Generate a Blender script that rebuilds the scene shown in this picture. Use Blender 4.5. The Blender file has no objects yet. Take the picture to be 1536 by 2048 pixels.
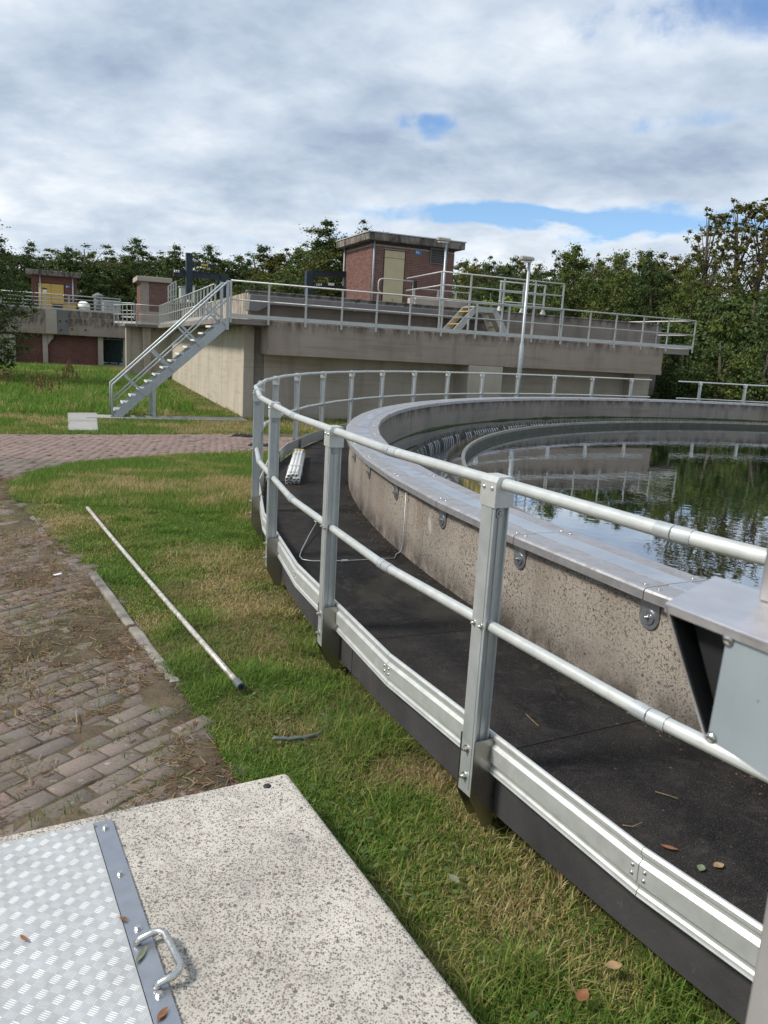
import bpy, math, random
import numpy as np
from mathutils import Vector, Matrix
random.seed(7); RNG=np.random.default_rng(11)
scene=bpy.context.scene; COL=scene.collection
pi=math.pi
# ------------------------------------------------------------------ camera
H=1.8                                   # eye height above the ground beside the tank
FPX,PT,RL=1565.08,0.2033177,0.0574329   # focal length in photo pixels, pitch down, roll
cp,sp_,cr,sr=math.cos(PT),math.sin(PT),math.cos(RL),math.sin(RL)
Xw=Vector((1,0,0)); Fw=Vector((0,cp,-sp_)); Uw=Vector((0,sp_,cp))
Rc=Xw*cr+Uw*sr; Uc=Uw*cr-Xw*sr
cam_d=bpy.data.cameras.new('camera'); cam=bpy.data.objects.new('camera',cam_d); COL.objects.link(cam)
cam.matrix_world=Matrix(((Rc.x,Uc.x,-Fw.x,0),(Rc.y,Uc.y,-Fw.y,0),(Rc.z,Uc.z,-Fw.z,H),(0,0,0,1)))
cam_d.sensor_fit='VERTICAL'; cam_d.sensor_height=36; cam_d.lens=36*FPX/2048
cam_d.clip_start=.05; cam_d.clip_end=3000
cam_d.dof.use_dof=True; cam_d.dof.focus_distance=6.0; cam_d.dof.aperture_fstop=9
scene.camera=cam
CAM=Vector((0,0,H))
def ray(px,py):
    a=(px-768)/FPX; b=(py-1024)/FPX
    return Fw+Rc*a-Uc*b
# ------------------------------------------------------------------ nodes helper
def nd(nt,t,props=None,**inp):
    n=nt.nodes.new(t)
    for k,v in (props or {}).items(): setattr(n,k,v)
    for k,v in inp.items():
        k=k.replace('_',' ')
        s=n.inputs[int(k[1:])] if k[0]=='i' and k[1:].isdigit() else n.inputs[k]
        if hasattr(v,'is_linked') or hasattr(v,'links'): nt.links.new(v,s)
        else: s.default_value=v
    return n
def mth(nt,op,a,b=0.0,c=0.0,clamp=False):
    n=nt.nodes.new('ShaderNodeMath'); n.operation=op; n.use_clamp=clamp
    for i,v in enumerate((a,b,c)):
        if hasattr(v,'links'): nt.links.new(v,n.inputs[i])
        else: n.inputs[i].default_value=v
    return n.outputs[0]
def mixc(nt,fac,a,b,mode='MIX'):
    n=nt.nodes.new('ShaderNodeMix'); n.data_type='RGBA'; n.blend_type=mode
    for s,v in ((n.inputs[0],fac),(n.inputs[6],a),(n.inputs[7],b)):
        if hasattr(v,'links'): nt.links.new(v,s)
        else: s.default_value=v if not isinstance(v,tuple) or len(v)==4 else (*v,1)
    return n.outputs[2]
def ramp(nt,fac,stops,interp='LINEAR'):
    n=nt.nodes.new('ShaderNodeValToRGB'); n.color_ramp.interpolation=interp
    e=n.color_ramp.elements
    while len(e)<len(stops): e.new(.5)
    for el,(p,c) in zip(e,stops):
        el.position=p; el.color=(*c,1) if isinstance(c,tuple) else (c,c,c,1)
    nt.links.new(fac,n.inputs[0]); return n.outputs[0]
def mrange(nt,v,a,b,c=0.0,d=1.0,smooth=False):
    n=nt.nodes.new('ShaderNodeMapRange'); n.interpolation_type='SMOOTHSTEP' if smooth else 'LINEAR'
    nt.links.new(v,n.inputs[0])
    for i,x in enumerate((a,b,c,d)): n.inputs[i+1].default_value=x
    return n.outputs[0]
def srgb(r,g,b):
    f=lambda c:(c/255/12.92) if c<=10 else ((c/255+.055)/1.055)**2.4
    return (f(r),f(g),f(b))
# ------------------------------------------------------------------ world: Nishita sky behind broken cloud
SUN_AZ=Vector((-.97,-.24)).normalized(); SUN_EL=math.radians(46)
SUN_DIR=Vector((SUN_AZ.x*math.cos(SUN_EL),SUN_AZ.y*math.cos(SUN_EL),math.sin(SUN_EL)))   # towards the sun
w=bpy.data.worlds.new('World'); scene.world=w; w.use_nodes=True
nt=w.node_tree; nt.nodes.clear()
out=nt.nodes.new('ShaderNodeOutputWorld'); bg=nt.nodes.new('ShaderNodeBackground')
sky=nt.nodes.new('ShaderNodeTexSky'); sky.sky_type='NISHITA'; sky.sun_disc=False
sky.sun_elevation=SUN_EL; sky.sun_rotation=math.atan2(SUN_AZ.x,SUN_AZ.y); sky.air_density=1.0; sky.dust_density=.6; sky.ozone_density=2.5
tc=nt.nodes.new('ShaderNodeTexCoord')
sx=nt.nodes.new('ShaderNodeSeparateXYZ'); nt.links.new(tc.outputs['Generated'],sx.inputs[0])
dz=mth(nt,'MAXIMUM',sx.outputs[2],0.0)
den=mth(nt,'ADD',dz,.30)
cx_=mth(nt,'DIVIDE',sx.outputs[0],den); cy_=mth(nt,'DIVIDE',sx.outputs[1],den)
cb=nt.nodes.new('ShaderNodeCombineXYZ'); nt.links.new(cx_,cb.inputs[0]); nt.links.new(cy_,cb.inputs[1]); cb.inputs[2].default_value=3.7
cb2=nt.nodes.new('ShaderNodeMapping'); nt.links.new(cb.outputs[0],cb2.inputs[0]); cb2.inputs['Scale'].default_value=(1.0,1.2,1); cb2.inputs['Rotation'].default_value=(0,0,.5)
n1=nd(nt,'ShaderNodeTexNoise',Vector=cb2.outputs[0],Scale=2.1,Detail=12.0,Roughness=.55,Distortion=.12)
n2=nd(nt,'ShaderNodeTexNoise',Vector=cb2.outputs[0],Scale=.9,Detail=5.0,Roughness=.5,Distortion=.05)
n3=nd(nt,'ShaderNodeTexNoise',Vector=tc.outputs['Generated'],Scale=9.0,Detail=8.0,Roughness=.62,Distortion=.1)
# direction angles, ruffled, for where the cover is thin
az=mth(nt,'ARCTAN2',sx.outputs[0],sx.outputs[1]); el=mth(nt,'ARCSINE',dz)
warp=mth(nt,'MULTIPLY',mth(nt,'SUBTRACT',n3.outputs[0],.5),.16)
azw=mth(nt,'ADD',az,mth(nt,'MULTIPLY',warp,1.5)); elw=mth(nt,'ADD',el,mth(nt,'MULTIPLY',mth(nt,'SUBTRACT',n1.outputs[0],.5),.10))
gap=None
for (px,py,sa,se,amp) in ((858,264,.062,.018,.82),(1130,432,.20,.014,1.05),(1490,5,.20,.045,.7),(1500,250,.14,.025,.6),(150,215,.05,.012,.3)):
    d=ray(px,py).normalized(); a0=math.atan2(d.x,d.y); e0=math.asin(d.z)
    qa=mth(nt,'POWER',mth(nt,'DIVIDE',mth(nt,'SUBTRACT',azw,a0),sa),2.0); qe=mth(nt,'POWER',mth(nt,'DIVIDE',mth(nt,'SUBTRACT',elw,e0),se),2.0)
    g=mth(nt,'MULTIPLY',mth(nt,'EXPONENT',mth(nt,'MULTIPLY',mth(nt,'ADD',qa,qe),-1.0)),amp)
    gap=g if gap is None else mth(nt,'ADD',gap,g)
thin=mrange(nt,n2.outputs[0],.45,.30,0,.42,True)
gap=mth(nt,'ADD',gap,thin)
cover=mth(nt,'SUBTRACT',1.0,mrange(nt,mth(nt,'ADD',gap,mth(nt,'ADD',mth(nt,'MULTIPLY',mth(nt,'SUBTRACT',n1.outputs[0],.5),.9),mth(nt,'MULTIPLY',mth(nt,'SUBTRACT',n3.outputs[0],.5),.7))),.34,.82,0,.97,True),clamp=True)
low=mrange(nt,el,.22,.06,0,.20,True)
shade=mth(nt,'ADD',mth(nt,'ADD',mth(nt,'MULTIPLY',n1.outputs[0],.85),mth(nt,'MULTIPLY',n2.outputs[0],.40)),low)
n4=nd(nt,'ShaderNodeTexNoise',Vector=cb2.outputs[0],Scale=6.2,Detail=10.0,Roughness=.58,Distortion=.15)
shade=mth(nt,'ADD',shade,mth(nt,'MULTIPLY',mth(nt,'SUBTRACT',n4.outputs[0],.5),.42))
shade=mth(nt,'ADD',mth(nt,'MULTIPLY',mth(nt,'SUBTRACT',shade,.66),1.12),.665)
shade=mth(nt,'ADD',shade,mth(nt,'MULTIPLY',gap,.16))
cloud=ramp(nt,shade,[(.42,srgb(158,174,198)),(.54,srgb(179,194,213)),(.66,srgb(198,211,226)),(.80,srgb(222,231,241)),(.94,srgb(246,250,254))])
cum=nd(nt,'ShaderNodeTexNoise',Vector=tc.outputs['Generated'],Scale=5.5,Detail=5.0,Roughness=.55)
puff=mth(nt,'MULTIPLY',mrange(nt,cum.outputs[0],.55,.62,0,1,True),mrange(nt,el,.17,.08,0,.55,True))
cloud=mixc(nt,puff,cloud,(*srgb(170,184,203),1))
skyc=mixc(nt,1.0,sky.outputs[0],(.115,.135,.155,1),'MULTIPLY')
col=mixc(nt,cover,skyc,cloud)
nt.links.new(col,bg.inputs[0]); bg.inputs[1].default_value=0.86
nt.links.new(bg.outputs[0],out.inputs[0])
sd=bpy.data.lights.new('sun','SUN'); so=bpy.data.objects.new('sun',sd); COL.objects.link(so)
sd.energy=3.1; sd.angle=math.radians(11); sd.color=(1.0,.945,.86)
so.rotation_euler=(-SUN_DIR).to_track_quat('-Z','Y').to_euler()
vs=scene.view_settings; vs.view_transform='Standard'; vs.look='None'; vs.exposure=0.34; vs.gamma=1.0; vs.use_curve_mapping=False
# ------------------------------------------------------------------ place helpers
def sstep(t): t=np.clip(t,0,1); return t*t*(3-2*t)
def zg(x,y): return -0.40*sstep((np.asarray(y,float)-7.0)/11.0)
def zgf(x,y):
    t=min(max((y-7.0)/11.0,0),1); return -0.40*t*t*(3-2*t)
def ZP(px,py,z):
    r=ray(px,py); t=(z-H)/r.z; return CAM+r*t
def GP(px,py):
    z=-.1
    for _ in range(25):
        q=ZP(px,py,z); z=.5*z+.5*zgf(q.x,q.y)
    return Vector((q.x,q.y,zgf(q.x,q.y)))
PHI=math.radians(23.0)
BU=Vector((math.cos(PHI),math.sin(PHI),0)); BN=Vector((-math.sin(PHI),math.cos(PHI),0))
BO=ZP(487,836,-.4); BO.z=0
def BL(u,n,z): 
    q=BO+BU*u+BN*n; return Vector((q.x,q.y,z))
def BP(px,py,n):                      # pixel on the building plane n = const -> (u,z)
    r=ray(px,py); t=((BO-CAM).dot(BN)+n)/r.dot(BN); q=CAM+r*t
    return (q-BO).dot(BU),q.z
TC=Vector((14.16322,10.19858,0)); T0,DT=-2.644341,-0.10100795
RRAIL,ZRAIL,ZMID,ZDECK,ZRIM,ZWAT=15.665,1.368,.845,.266,.84,.20
def TP(r,th,z): return Vector((TC.x+r*math.cos(th),TC.y+r*math.sin(th),z))
# ------------------------------------------------------------------ mesh builder
WM={}
class MB:
    def __init__(s): s.v=[]; s.f=[]
    def add(s,vs,fs):
        b=len(s.v); s.v+= [tuple(v) for v in vs]; s.f+=[tuple(i+b for i in f) for f in fs]; return s
    def box(s,c,d,M=None):
        x,y,z=d[0]/2,d[1]/2,d[2]/2; c=Vector(c)
        vs=[Vector((a*x,b*y,e*z))+c for e in(-1,1) for b in(-1,1) for a in(-1,1)]
        if M: vs=[M@v for v in vs]
        return s.add(vs,[(0,2,3,1),(4,5,7,6),(0,1,5,4),(2,6,7,3),(0,4,6,2),(1,3,7,5)])
    def span(s,o,a,b,c):              # parallelepiped from corner o with edge vectors
        o,a,b,c=map(Vector,(o,a,b,c))
        vs=[o,o+a,o+b,o+a+b,o+c,o+a+c,o+b+c,o+a+b+c]
        return s.add(vs,[(0,2,3,1),(4,5,7,6),(0,1,5,4),(2,6,7,3),(0,4,6,2),(1,3,7,5)])
    def bl(s,u0,u1,n0,n1,z0,z1,sk=0.0):   # box in the building frame (sk: skew of u along n)
        vs=[BL(u+sk*n,n,z) for z in(z0,z1) for n in(n0,n1) for u in(u0,u1)]
        return s.add(vs,[(0,2,3,1),(4,5,7,6),(0,1,5,4),(2,6,7,3),(0,4,6,2),(1,3,7,5)])
    def bar(s,p,q,w,h,up=(0,0,1)):
        p,q=Vector(p),Vector(q); d=(q-p).normalized(); up=Vector(up)
        if abs(d.dot(up.normalized()))>.98: up=Vector((1,0,0))
        x=d.cross(up).normalized()*(w/2); y=x.cross(d).normalized()*(h/2)
        vs=[p-x-y,p+x-y,p+x+y,p-x+y,q-x-y,q+x-y,q+x+y,q-x+y]
        return s.add(vs,[(0,1,2,3),(7,6,5,4),(0,4,5,1),(1,5,6,2),(2,6,7,3),(3,7,4,0)])
    def tube(s,pts,r,n=10,cap=True):
        pts=[Vector(p) for p in pts]; m=len(pts); rs=r if isinstance(r,(list,tuple)) else [r]*m
        prev=None; rings=[]
        for i,p in enumerate(pts):
            d=(pts[min(i+1,m-1)]-pts[max(i-1,0)]).normalized()
            if prev is None:
                a=Vector((0,0,1)) if abs(d.z)<.9 else Vector((1,0,0)); x=d.cross(a).normalized()
            else: x=(prev-d*prev.dot(d)).normalized()
            prev=x; y=d.cross(x)
            rings.append([p+(x*math.cos(2*pi*k/n)+y*math.sin(2*pi*k/n))*rs[i] for k in range(n)])
        vs=[v for R in rings for v in R]; fs=[]
        for i in range(m-1):
            for k in range(n):
                k2=(k+1)%n; fs.append((i*n+k,i*n+k2,(i+1)*n+k2,(i+1)*n+k))
        if cap: fs+= [tuple(range(n-1,-1,-1)),tuple((m-1)*n+k for k in range(n))]
        return s.add(vs,fs)
    def cyl(s,p,q,r,n=12,r2=None): return s.tube([p,q],[r,r if r2 is None else r2],n)
    def prism(s,poly,d):             # poly: list of 3D points, extruded by d
        m=len(poly); poly=[Vector(p) for p in poly]; d=Vector(d)
        vs=poly+[p+d for p in poly]
        fs=[tuple(range(m-1,-1,-1)),tuple(range(m,2*m))]+[(i,(i+1)%m,m+(i+1)%m,m+i) for i in range(m)]
        return s.add(vs,fs)
    def sweep(s,prof,frames,cap=True):    # prof (a,b) pairs on frames (origin, x, y)
        m=len(prof); vs=[]
        for (o,x,y) in frames: vs+=[o+x*a+y*b for a,b in prof]
        fs=[]
        for i in range(len(frames)-1):
            for k in range(m):
                k2=(k+1)%m; fs.append((i*m+k,i*m+k2,(i+1)*m+k2,(i+1)*m+k))
        if cap: fs+=[tuple(range(m-1,-1,-1)),tuple((len(frames)-1)*m+k for k in range(m))]
        return s.add(vs,fs)
    def ring(s,prof,th0,th1,n):            # (r,z) closed profile swept round the tank axis
        fr=[]
        for i in range(n+1):
            t=th0+(th1-th0)*i/n; fr.append((Vector((TC.x,TC.y,0)),Vector((math.cos(t),math.sin(t),0)),Vector((0,0,1))))
        full=abs(abs(th1-th0)-2*pi)<1e-6
        return s.sweep(prof,fr,cap=not full)
    def mesh(s,name,smooth=False,fix=True):
        me=bpy.data.meshes.new(name); me.from_pydata(s.v,[],s.f)
        if fix:
            import bmesh
            bm=bmesh.new(); bm.from_mesh(me); bmesh.ops.recalc_face_normals(bm,faces=bm.faces); bm.to_mesh(me); bm.free()
        if smooth: me.polygons.foreach_set('use_smooth',[True]*len(me.polygons))
        me.update(); return me
    def build(s,name,m,parent=None,smooth=False,bevel=0,seg=2,auto=None):
        me=s.mesh(name,smooth or bool(auto)); me.materials.append(m)
        if auto:
            try: me.set_sharp_from_angle(angle=math.radians(auto))
            except Exception: pass
        o=put(me,name,parent)
        if bevel:
            b=o.modifiers.new('bevel','BEVEL'); b.width=bevel; b.segments=seg; b.limit_method='ANGLE'; b.angle_limit=math.radians(40)
        return o
I4=Matrix.Identity(4)
def put(me,name,parent=None,M=None):
    o=bpy.data.objects.new(name,me); COL.objects.link(o); M=M or I4
    if parent is not None:
        o.parent=parent; o.matrix_parent_inverse=WM[parent.name].inverted()
    o.matrix_basis=M; WM[o.name]=M.copy(); return o
def tag(o,label,cat,group=None):
    o['label']=label; o['category']=cat
    if group: o['group']=group
    return o
def struct(o,label=None):
    o['kind']='structure'
    if label: o['label']=label
    return o
def stuff(o,label=None,cat=None):
    o['kind']='stuff'
    if label: o['label']=label
    if cat: o['category']=cat
    return o
def thing(name,label,cat,loc=(0,0,0),group=None):
    o=bpy.data.objects.new(name,None); COL.objects.link(o); o.empty_display_size=.1
    M=Matrix.Translation(Vector(loc)); o.matrix_basis=M; WM[o.name]=M; return tag(o,label,cat,group)
def fastmesh(name,V,F,mats,parent=None,cols=None,smooth=False):
    """V (n,3) array, F (m,k) int array: quick mesh"""
    me=bpy.data.meshes.new(name); n=len(V); m,k=F.shape
    me.vertices.add(n); me.vertices.foreach_set('co',V.astype(np.float32).ravel())
    me.loops.add(m*k); me.loops.foreach_set('vertex_index',F.astype(np.int32).ravel())
    me.polygons.add(m); me.polygons.foreach_set('loop_start',np.arange(0,m*k,k,dtype=np.int32))
    if smooth: me.polygons.foreach_set('use_smooth',np.ones(m,bool))
    me.update(calc_edges=True)
    if cols is not None:
        a=me.color_attributes.new('tint','FLOAT_COLOR','POINT'); a.data.foreach_set('color',cols.astype(np.float32).ravel())
    me.materials.append(mats); return me
# ------------------------------------------------------------------ materials
MATS={}
def base_mat(name,color,rough=.6,metal=0.0,spec=.5):
    m=bpy.data.materials.new(name); m.use_nodes=True; t=m.node_tree; b=t.nodes['Principled BSDF']
    b.inputs['Base Color'].default_value=(*color,1); b.inputs['Roughness'].default_value=rough; b.inputs['Metallic'].default_value=metal
    b.inputs['Specular IOR Level'].default_value=spec
    MATS[name]=m; return m,t,b
def pos(t,scale=(1,1,1)):
    g=t.nodes.new('ShaderNodeNewGeometry')
    if scale==(1,1,1): return g.outputs['Position']
    mp=t.nodes.new('ShaderNodeMapping'); t.links.new(g.outputs['Position'],mp.inputs[0]); mp.inputs['Scale'].default_value=scale
    return mp.outputs[0]
def nz(t,scale,detail=4.0,rough=.55,dist=0.0,sc=(1,1,1)):
    return nd(t,'ShaderNodeTexNoise',Vector=pos(t,sc),Scale=scale,Detail=detail,Roughness=rough,Distortion=dist).outputs[0]
def bump(t,b,h,strength=.3,dist=.01):
    n=nd(t,'ShaderNodeBump',Strength=strength,Distance=dist,Height=h); t.links.new(n.outputs[0],b.inputs['Normal']); return n
def zco(t):
    s=t.nodes.new('ShaderNodeSeparateXYZ'); t.links.new(pos(t),s.inputs[0]); return s.outputs[2]
def simple(name,color,rough=.6,metal=0.0,var=.12,scale=6.0,bmp=0.0,rv=.1):
    m,t,b=base_mat(name,color,rough,metal)
    n=nz(t,scale,5)
    c=mixc(t,mrange(t,n,.3,.7),tuple(x*(1-var) for x in color),tuple(min(1,x*(1+var)) for x in color))
    t.links.new(c,b.inputs['Base Color'])
    t.links.new(mrange(t,nz(t,scale*3,3),.3,.7,max(0,rough-rv),min(1,rough+rv)),b.inputs['Roughness'])
    if bmp: bump(t,b,nz(t,scale*14,3),bmp,.004)
    return m
def concrete(name,c1,c2,dark,streak=.5,topz=None,topw=.5,form=True):
    m,t,b=base_mat(name,c1,.88,0,.25)
    big=nz(t,.7,5,.6,.3); st=nz(t,2.2,5,.6,.2,(1,1,.10)); fine=nz(t,38,3,.6)
    c=mixc(t,mrange(t,big,.32,.68),c1,c2)
    c=mixc(t,mth(t,'MULTIPLY',mrange(t,st,.52,.72),streak),c,dark)
    if form:
        hz=nz(t,4.0,3,.5,.1,(.12,.12,2.2)); c=mixc(t,mth(t,'MULTIPLY',mrange(t,hz,.55,.68),.28),c,dark)
    if topz is not None:      # algae and soot staining that runs down from the top edge
        z=zco(t); k=mth(t,'MULTIPLY',mrange(t,z,topz-topw,topz,0,1,True),mrange(t,nz(t,5,6,.65,.4,(1,1,.35)),.40,.62))
        c=mixc(t,mth(t,'MULTIPLY',k,.85),c,tuple(x*.42 for x in dark))
    c=mixc(t,mth(t,'MULTIPLY',mrange(t,fine,.35,.75),.22),c,tuple(x*.55 for x in c1))
    t.links.new(c,b.inputs['Base Color'])
    bump(t,b,mth(t,'ADD',mth(t,'MULTIPLY',fine,.6),big),.25,.01); return m
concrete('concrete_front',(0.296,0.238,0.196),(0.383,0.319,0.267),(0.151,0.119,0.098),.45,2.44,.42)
concrete('concrete_side',(.44,.385,.305),(.54,.485,.40),(.25,.205,.155),.42,2.3,.35)  # paler than the front concrete: the sunlit side's tone put into the colour
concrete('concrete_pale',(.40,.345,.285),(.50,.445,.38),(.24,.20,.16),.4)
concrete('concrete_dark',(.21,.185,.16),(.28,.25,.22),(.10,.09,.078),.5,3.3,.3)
concrete('concrete_inner',(.20,.178,.155),(.27,.24,.21),(.085,.075,.065),.6,.80,.25)
concrete('concrete_path',(0.281,0.269,0.250),(0.359,0.347,0.328),(0.172,0.164,0.148),.2,None,.5,False)
# aggregate wall of the tank
m,t,b=base_mat('tank_wall_concrete',(.36,.30,.24),.9,0,.2)
big=nz(t,1.1,5,.6,.3); st=nz(t,3.0,6,.65,.2,(1,1,.08)); v=nd(t,'ShaderNodeTexVoronoi',{'feature':'F1'},Vector=pos(t),Scale=62.0,Randomness=1.0)
v2=nd(t,'ShaderNodeTexVoronoi',{'feature':'F1'},Vector=pos(t),Scale=23.0,Randomness=1.0)
c=mixc(t,mrange(t,big,.3,.7),(.25,.215,.18),(.37,.325,.275))
pit=mth(t,'MAXIMUM',mrange(t,nz(t,74,3,.62,.3),.565,.615),mth(t,'MULTIPLY',mrange(t,nz(t,190,2,.6,.2),.56,.64),.75)); pit=mth(t,'MULTIPLY',pit,mrange(t,nz(t,2.3,5,.65),.32,.58,.30,1.0))
c=mixc(t,mth(t,'MULTIPLY',pit,.95),c,(.045,.036,.028))
big_p=mth(t,'MULTIPLY',mrange(t,v2.outputs['Distance'],.22,.15),mrange(t,nd(t,'ShaderNodeSeparateColor',Color=v2.outputs['Color']).outputs[0],.88,.92))
c=mixc(t,mth(t,'MULTIPLY',big_p,.8),c,(.10,.075,.055))
c=mixc(t,mth(t,'MULTIPLY',mrange(t,st,.52,.70),.60),c,(.16,.125,.10)); c=mixc(t,mth(t,'MULTIPLY',mrange(t,nz(t,2.4,5,.6,.2,(1,1,.12)),.64,.74),.7),c,(.23,.12,.055))
pale=mth(t,'MULTIPLY',mrange(t,nz(t,2.3,3,.5,.6),.69,.72),1.0); c=mixc(t,mth(t,'MULTIPLY',pale,.75),c,(.50,.47,.42))
z=zco(t); foot=mth(t,'MULTIPLY',mrange(t,z,.46,.27,0,1,True),mrange(t,nz(t,6,5),.35,.6)); c=mixc(t,mth(t,'MULTIPLY',foot,.85),c,(.065,.055,.045))
head=mth(t,'MULTIPLY',mrange(t,z,.70,.80,0,1),mrange(t,nz(t,9,5),.4,.6)); c=mixc(t,mth(t,'MULTIPLY',head,.6),c,(.13,.10,.085))
t.links.new(c,b.inputs['Base Color']); bump(t,b,mth(t,'SUBTRACT',big,mth(t,'MULTIPLY',mth(t,'ADD',pit,big_p),1.2)),.6,.006)
# washed-aggregate foreground slab
m,t,b=base_mat('washed_concrete',(.55,.52,.47),.85,0,.3)
v=nd(t,'ShaderNodeTexVoronoi',{'feature':'F1'},Vector=pos(t),Scale=150.0,Randomness=1.0)
v3=nd(t,'ShaderNodeTexVoronoi',{'feature':'F1'},Vector=pos(t),Scale=52.0,Randomness=1.0)
big=nz(t,2.6,5,.65,.3)
c=mixc(t,mrange(t,big,.3,.7),(.40,.37,.32),(.58,.54,.475))
cc=nd(t,'ShaderNodeSeparateColor',Color=v.outputs['Color'])
peb=mth(t,'MULTIPLY',mrange(t,v.outputs['Distance'],.55,.42),mrange(t,mth(t,'ADD',cc.outputs[0],mth(t,'MULTIPLY',mth(t,'SUBTRACT',big,.5),-.9)),.40,.44))
pc=ramp(t,cc.outputs[1],[(0,(.06,.055,.055)),(.35,(.12,.11,.11)),(.6,(.24,.20,.17)),(.8,(.34,.31,.28)),(1,(.20,.12,.08))])
c=mixc(t,mth(t,'MULTIPLY',peb,.88),c,pc)
c3=nd(t,'ShaderNodeSeparateColor',Color=v3.outputs['Color'])
p3=mth(t,'MULTIPLY',mrange(t,v3.outputs['Distance'],.36,.30),mrange(t,c3.outputs[0],.82,.85)); pc3=ramp(t,c3.outputs[1],[(0,(.075,.07,.07)),(.5,(.14,.12,.10)),(.75,(.33,.30,.26)),(1,(.26,.13,.08))])
c=mixc(t,mth(t,'MULTIPLY',p3,.9),c,pc3)
spk=mrange(t,nz(t,210,3,.65,.4),.55,.62); c=mixc(t,mth(t,'MULTIPLY',spk,.85),c,(.085,.08,.078)); c=mixc(t,mth(t,'MULTIPLY',mrange(t,nz(t,330,2,.6),.60,.66),.6),c,(.72,.68,.60))
grime=nz(t,7,6,.7,.5); c=mixc(t,mth(t,'MULTIPLY',mrange(t,grime,.48,.70),.36),c,(.16,.15,.14))
t.links.new(c,b.inputs['Base Color']); bump(t,b,mth(t,'ADD',mth(t,'ADD',peb,mth(t,'MULTIPLY',p3,1.6)),mth(t,'MULTIPLY',nz(t,160,2),.5)),.5,.003)
# bituminous deck
m,t,b=base_mat('bitumen_deck',(.022,.021,.022),.9,0,.12)
n=nz(t,1.6,6,.65,.5); f=nz(t,240,2); g=nz(t,24,5,.6)
c=mixc(t,mrange(t,n,.35,.7),(.008,.0078,.0085),(.034,.030,.028)); c=mixc(t,mth(t,'MULTIPLY',mrange(t,g,.54,.72),.6),c,(.048,.042,.038))
c=mixc(t,mth(t,'MULTIPLY',mrange(t,f,.58,.68),.7),c,(.13,.125,.12)); sw=nz(t,5.5,6,.7,.8); c=mixc(t,mth(t,'MULTIPLY',mrange(t,sw,.56,.70),.45),c,(.075,.066,.058)); c=mixc(t,mth(t,'MULTIPLY',mrange(t,nz(t,.9,4,.6,1.2),.56,.66),.35),c,(.055,.052,.040))
t.links.new(c,b.inputs['Base Color'])
t.links.new(mrange(t,n,.3,.7,.80,.98),b.inputs['Roughness']); bump(t,b,f,.9,.004)
m,t,b=base_mat('bitumen_edge',(.045,.043,.043),.8,0,.3)
n=nz(t,2.6,6,.65,.5); e=nz(t,11,6,.7); c=mixc(t,mrange(t,n,.3,.7),(.030,.029,.030),(.062,.059,.058)); c=mixc(t,mth(t,'MULTIPLY',mrange(t,e,.64,.74),.6),c,(.16,.15,.14))
t.links.new(c,b.inputs['Base Color']); bump(t,b,mth(t,'ADD',n,mth(t,'MULTIPLY',e,.6)),.5,.012)
# metals
def metal(name,color,rough,scale=30,var=.12,sc=(1,1,1),rv=.12,metal=1.0,dirt=0.0,dc=(.10,.09,.08),ds=9):
    m,t,b=base_mat(name,color,rough,metal)
    n=nz(t,scale,4,.6,0,sc); c=mixc(t,mrange(t,n,.3,.7),tuple(x*(1-var) for x in color),tuple(min(1,x*(1+var)) for x in color))
    if dirt:
        d=mth(t,'MULTIPLY',mrange(t,nz(t,ds,7,.7,.4),.46,.68),dirt); c=mixc(t,d,c,dc); t.links.new(mth(t,'SUBTRACT',metal,mth(t,'MULTIPLY',d,.8*metal)),b.inputs['Metallic'])
    t.links.new(c,b.inputs['Base Color']); t.links.new(mrange(t,nz(t,scale*1.7,4),.3,.7,rough-rv,rough+rv),b.inputs['Roughness']); return m
metal('aluminium',(.58,.595,.575),.46,14,.07,(1,1,1),.09,.55,.30,(.36,.36,.33),11)
metal('aluminium_post',(.50,.525,.525),.44,10,.09,(1,1,.25),.09,.6,.28,(.33,.33,.31),9)
metal('stainless',(.36,.345,.325),.30,5,.10,(1,1,.2),.08,1.0)
metal('bolt_steel',(.60,.59,.56),.28,60,.1)
metal('coping_metal',(.46,.45,.455),.46,16,.10,(1,1,1),.08,.8,.85,(.20,.18,.18),10)
metal('track_metal',(.60,.62,.66),.36,5,.08,(1,1,1),.08,.9,.22,(.36,.35,.36),5)
metal('galvanised',(.44,.47,.48),.50,20,.1,(1,1,1),.08,.65,.12,(.30,.30,.29),8)
metal('galvanised_far',(.50,.50,.475),.55,8,.08,(1,1,1),.06,.35,.10,(.30,.29,.27),3)
metal('box_steel',(.70,.68,.70),.36,11,.09,(1,1,1),.08,.95,.45,(.42,.40,.42),9)
metal('box_post_steel',(.42,.40,.385),.36,7,.08,(1,1,.15),.08,.85,.2,(.25,.22,.20),8)
metal('checker_alu',(.58,.59,.585),.58,16,.07,(1,1,1),.07,.35,.35,(.42,.41,.39),9)
metal('checker_plate',(.47,.475,.475),.58,16,.09,(1,1,1),.08,.4,.45,(.24,.235,.225),9)
metal('bar_steel',(.42,.43,.46),.36,14,.1,(1,1,1),.08,.9,.2,(.25,.25,.25),10)
PGM=base_mat('panel_grey',(.26,.30,.32),.5); t=PGM[1]; b=PGM[2]
c=mixc(t,mrange(t,nz(t,7,5),.3,.7),(.235,.275,.295),(.285,.325,.345)); c=mixc(t,mth(t,'MULTIPLY',mrange(t,nz(t,46,3,.6,.4),.70,.74),.75),c,(.07,.075,.08)); c=mixc(t,mth(t,'MULTIPLY',mrange(t,nz(t,30,4,.6,.2),.74,.77),.8),c,(.22,.13,.07)); c=mixc(t,mth(t,'MULTIPLY',mrange(t,nz(t,12,5,.6,.2,(1,1,.12)),.55,.75),.25),c,(.16,.18,.19)); t.links.new(c,b.inputs['Base Color'])
simple('dark_inside',(.012,.012,.013),.8)
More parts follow.
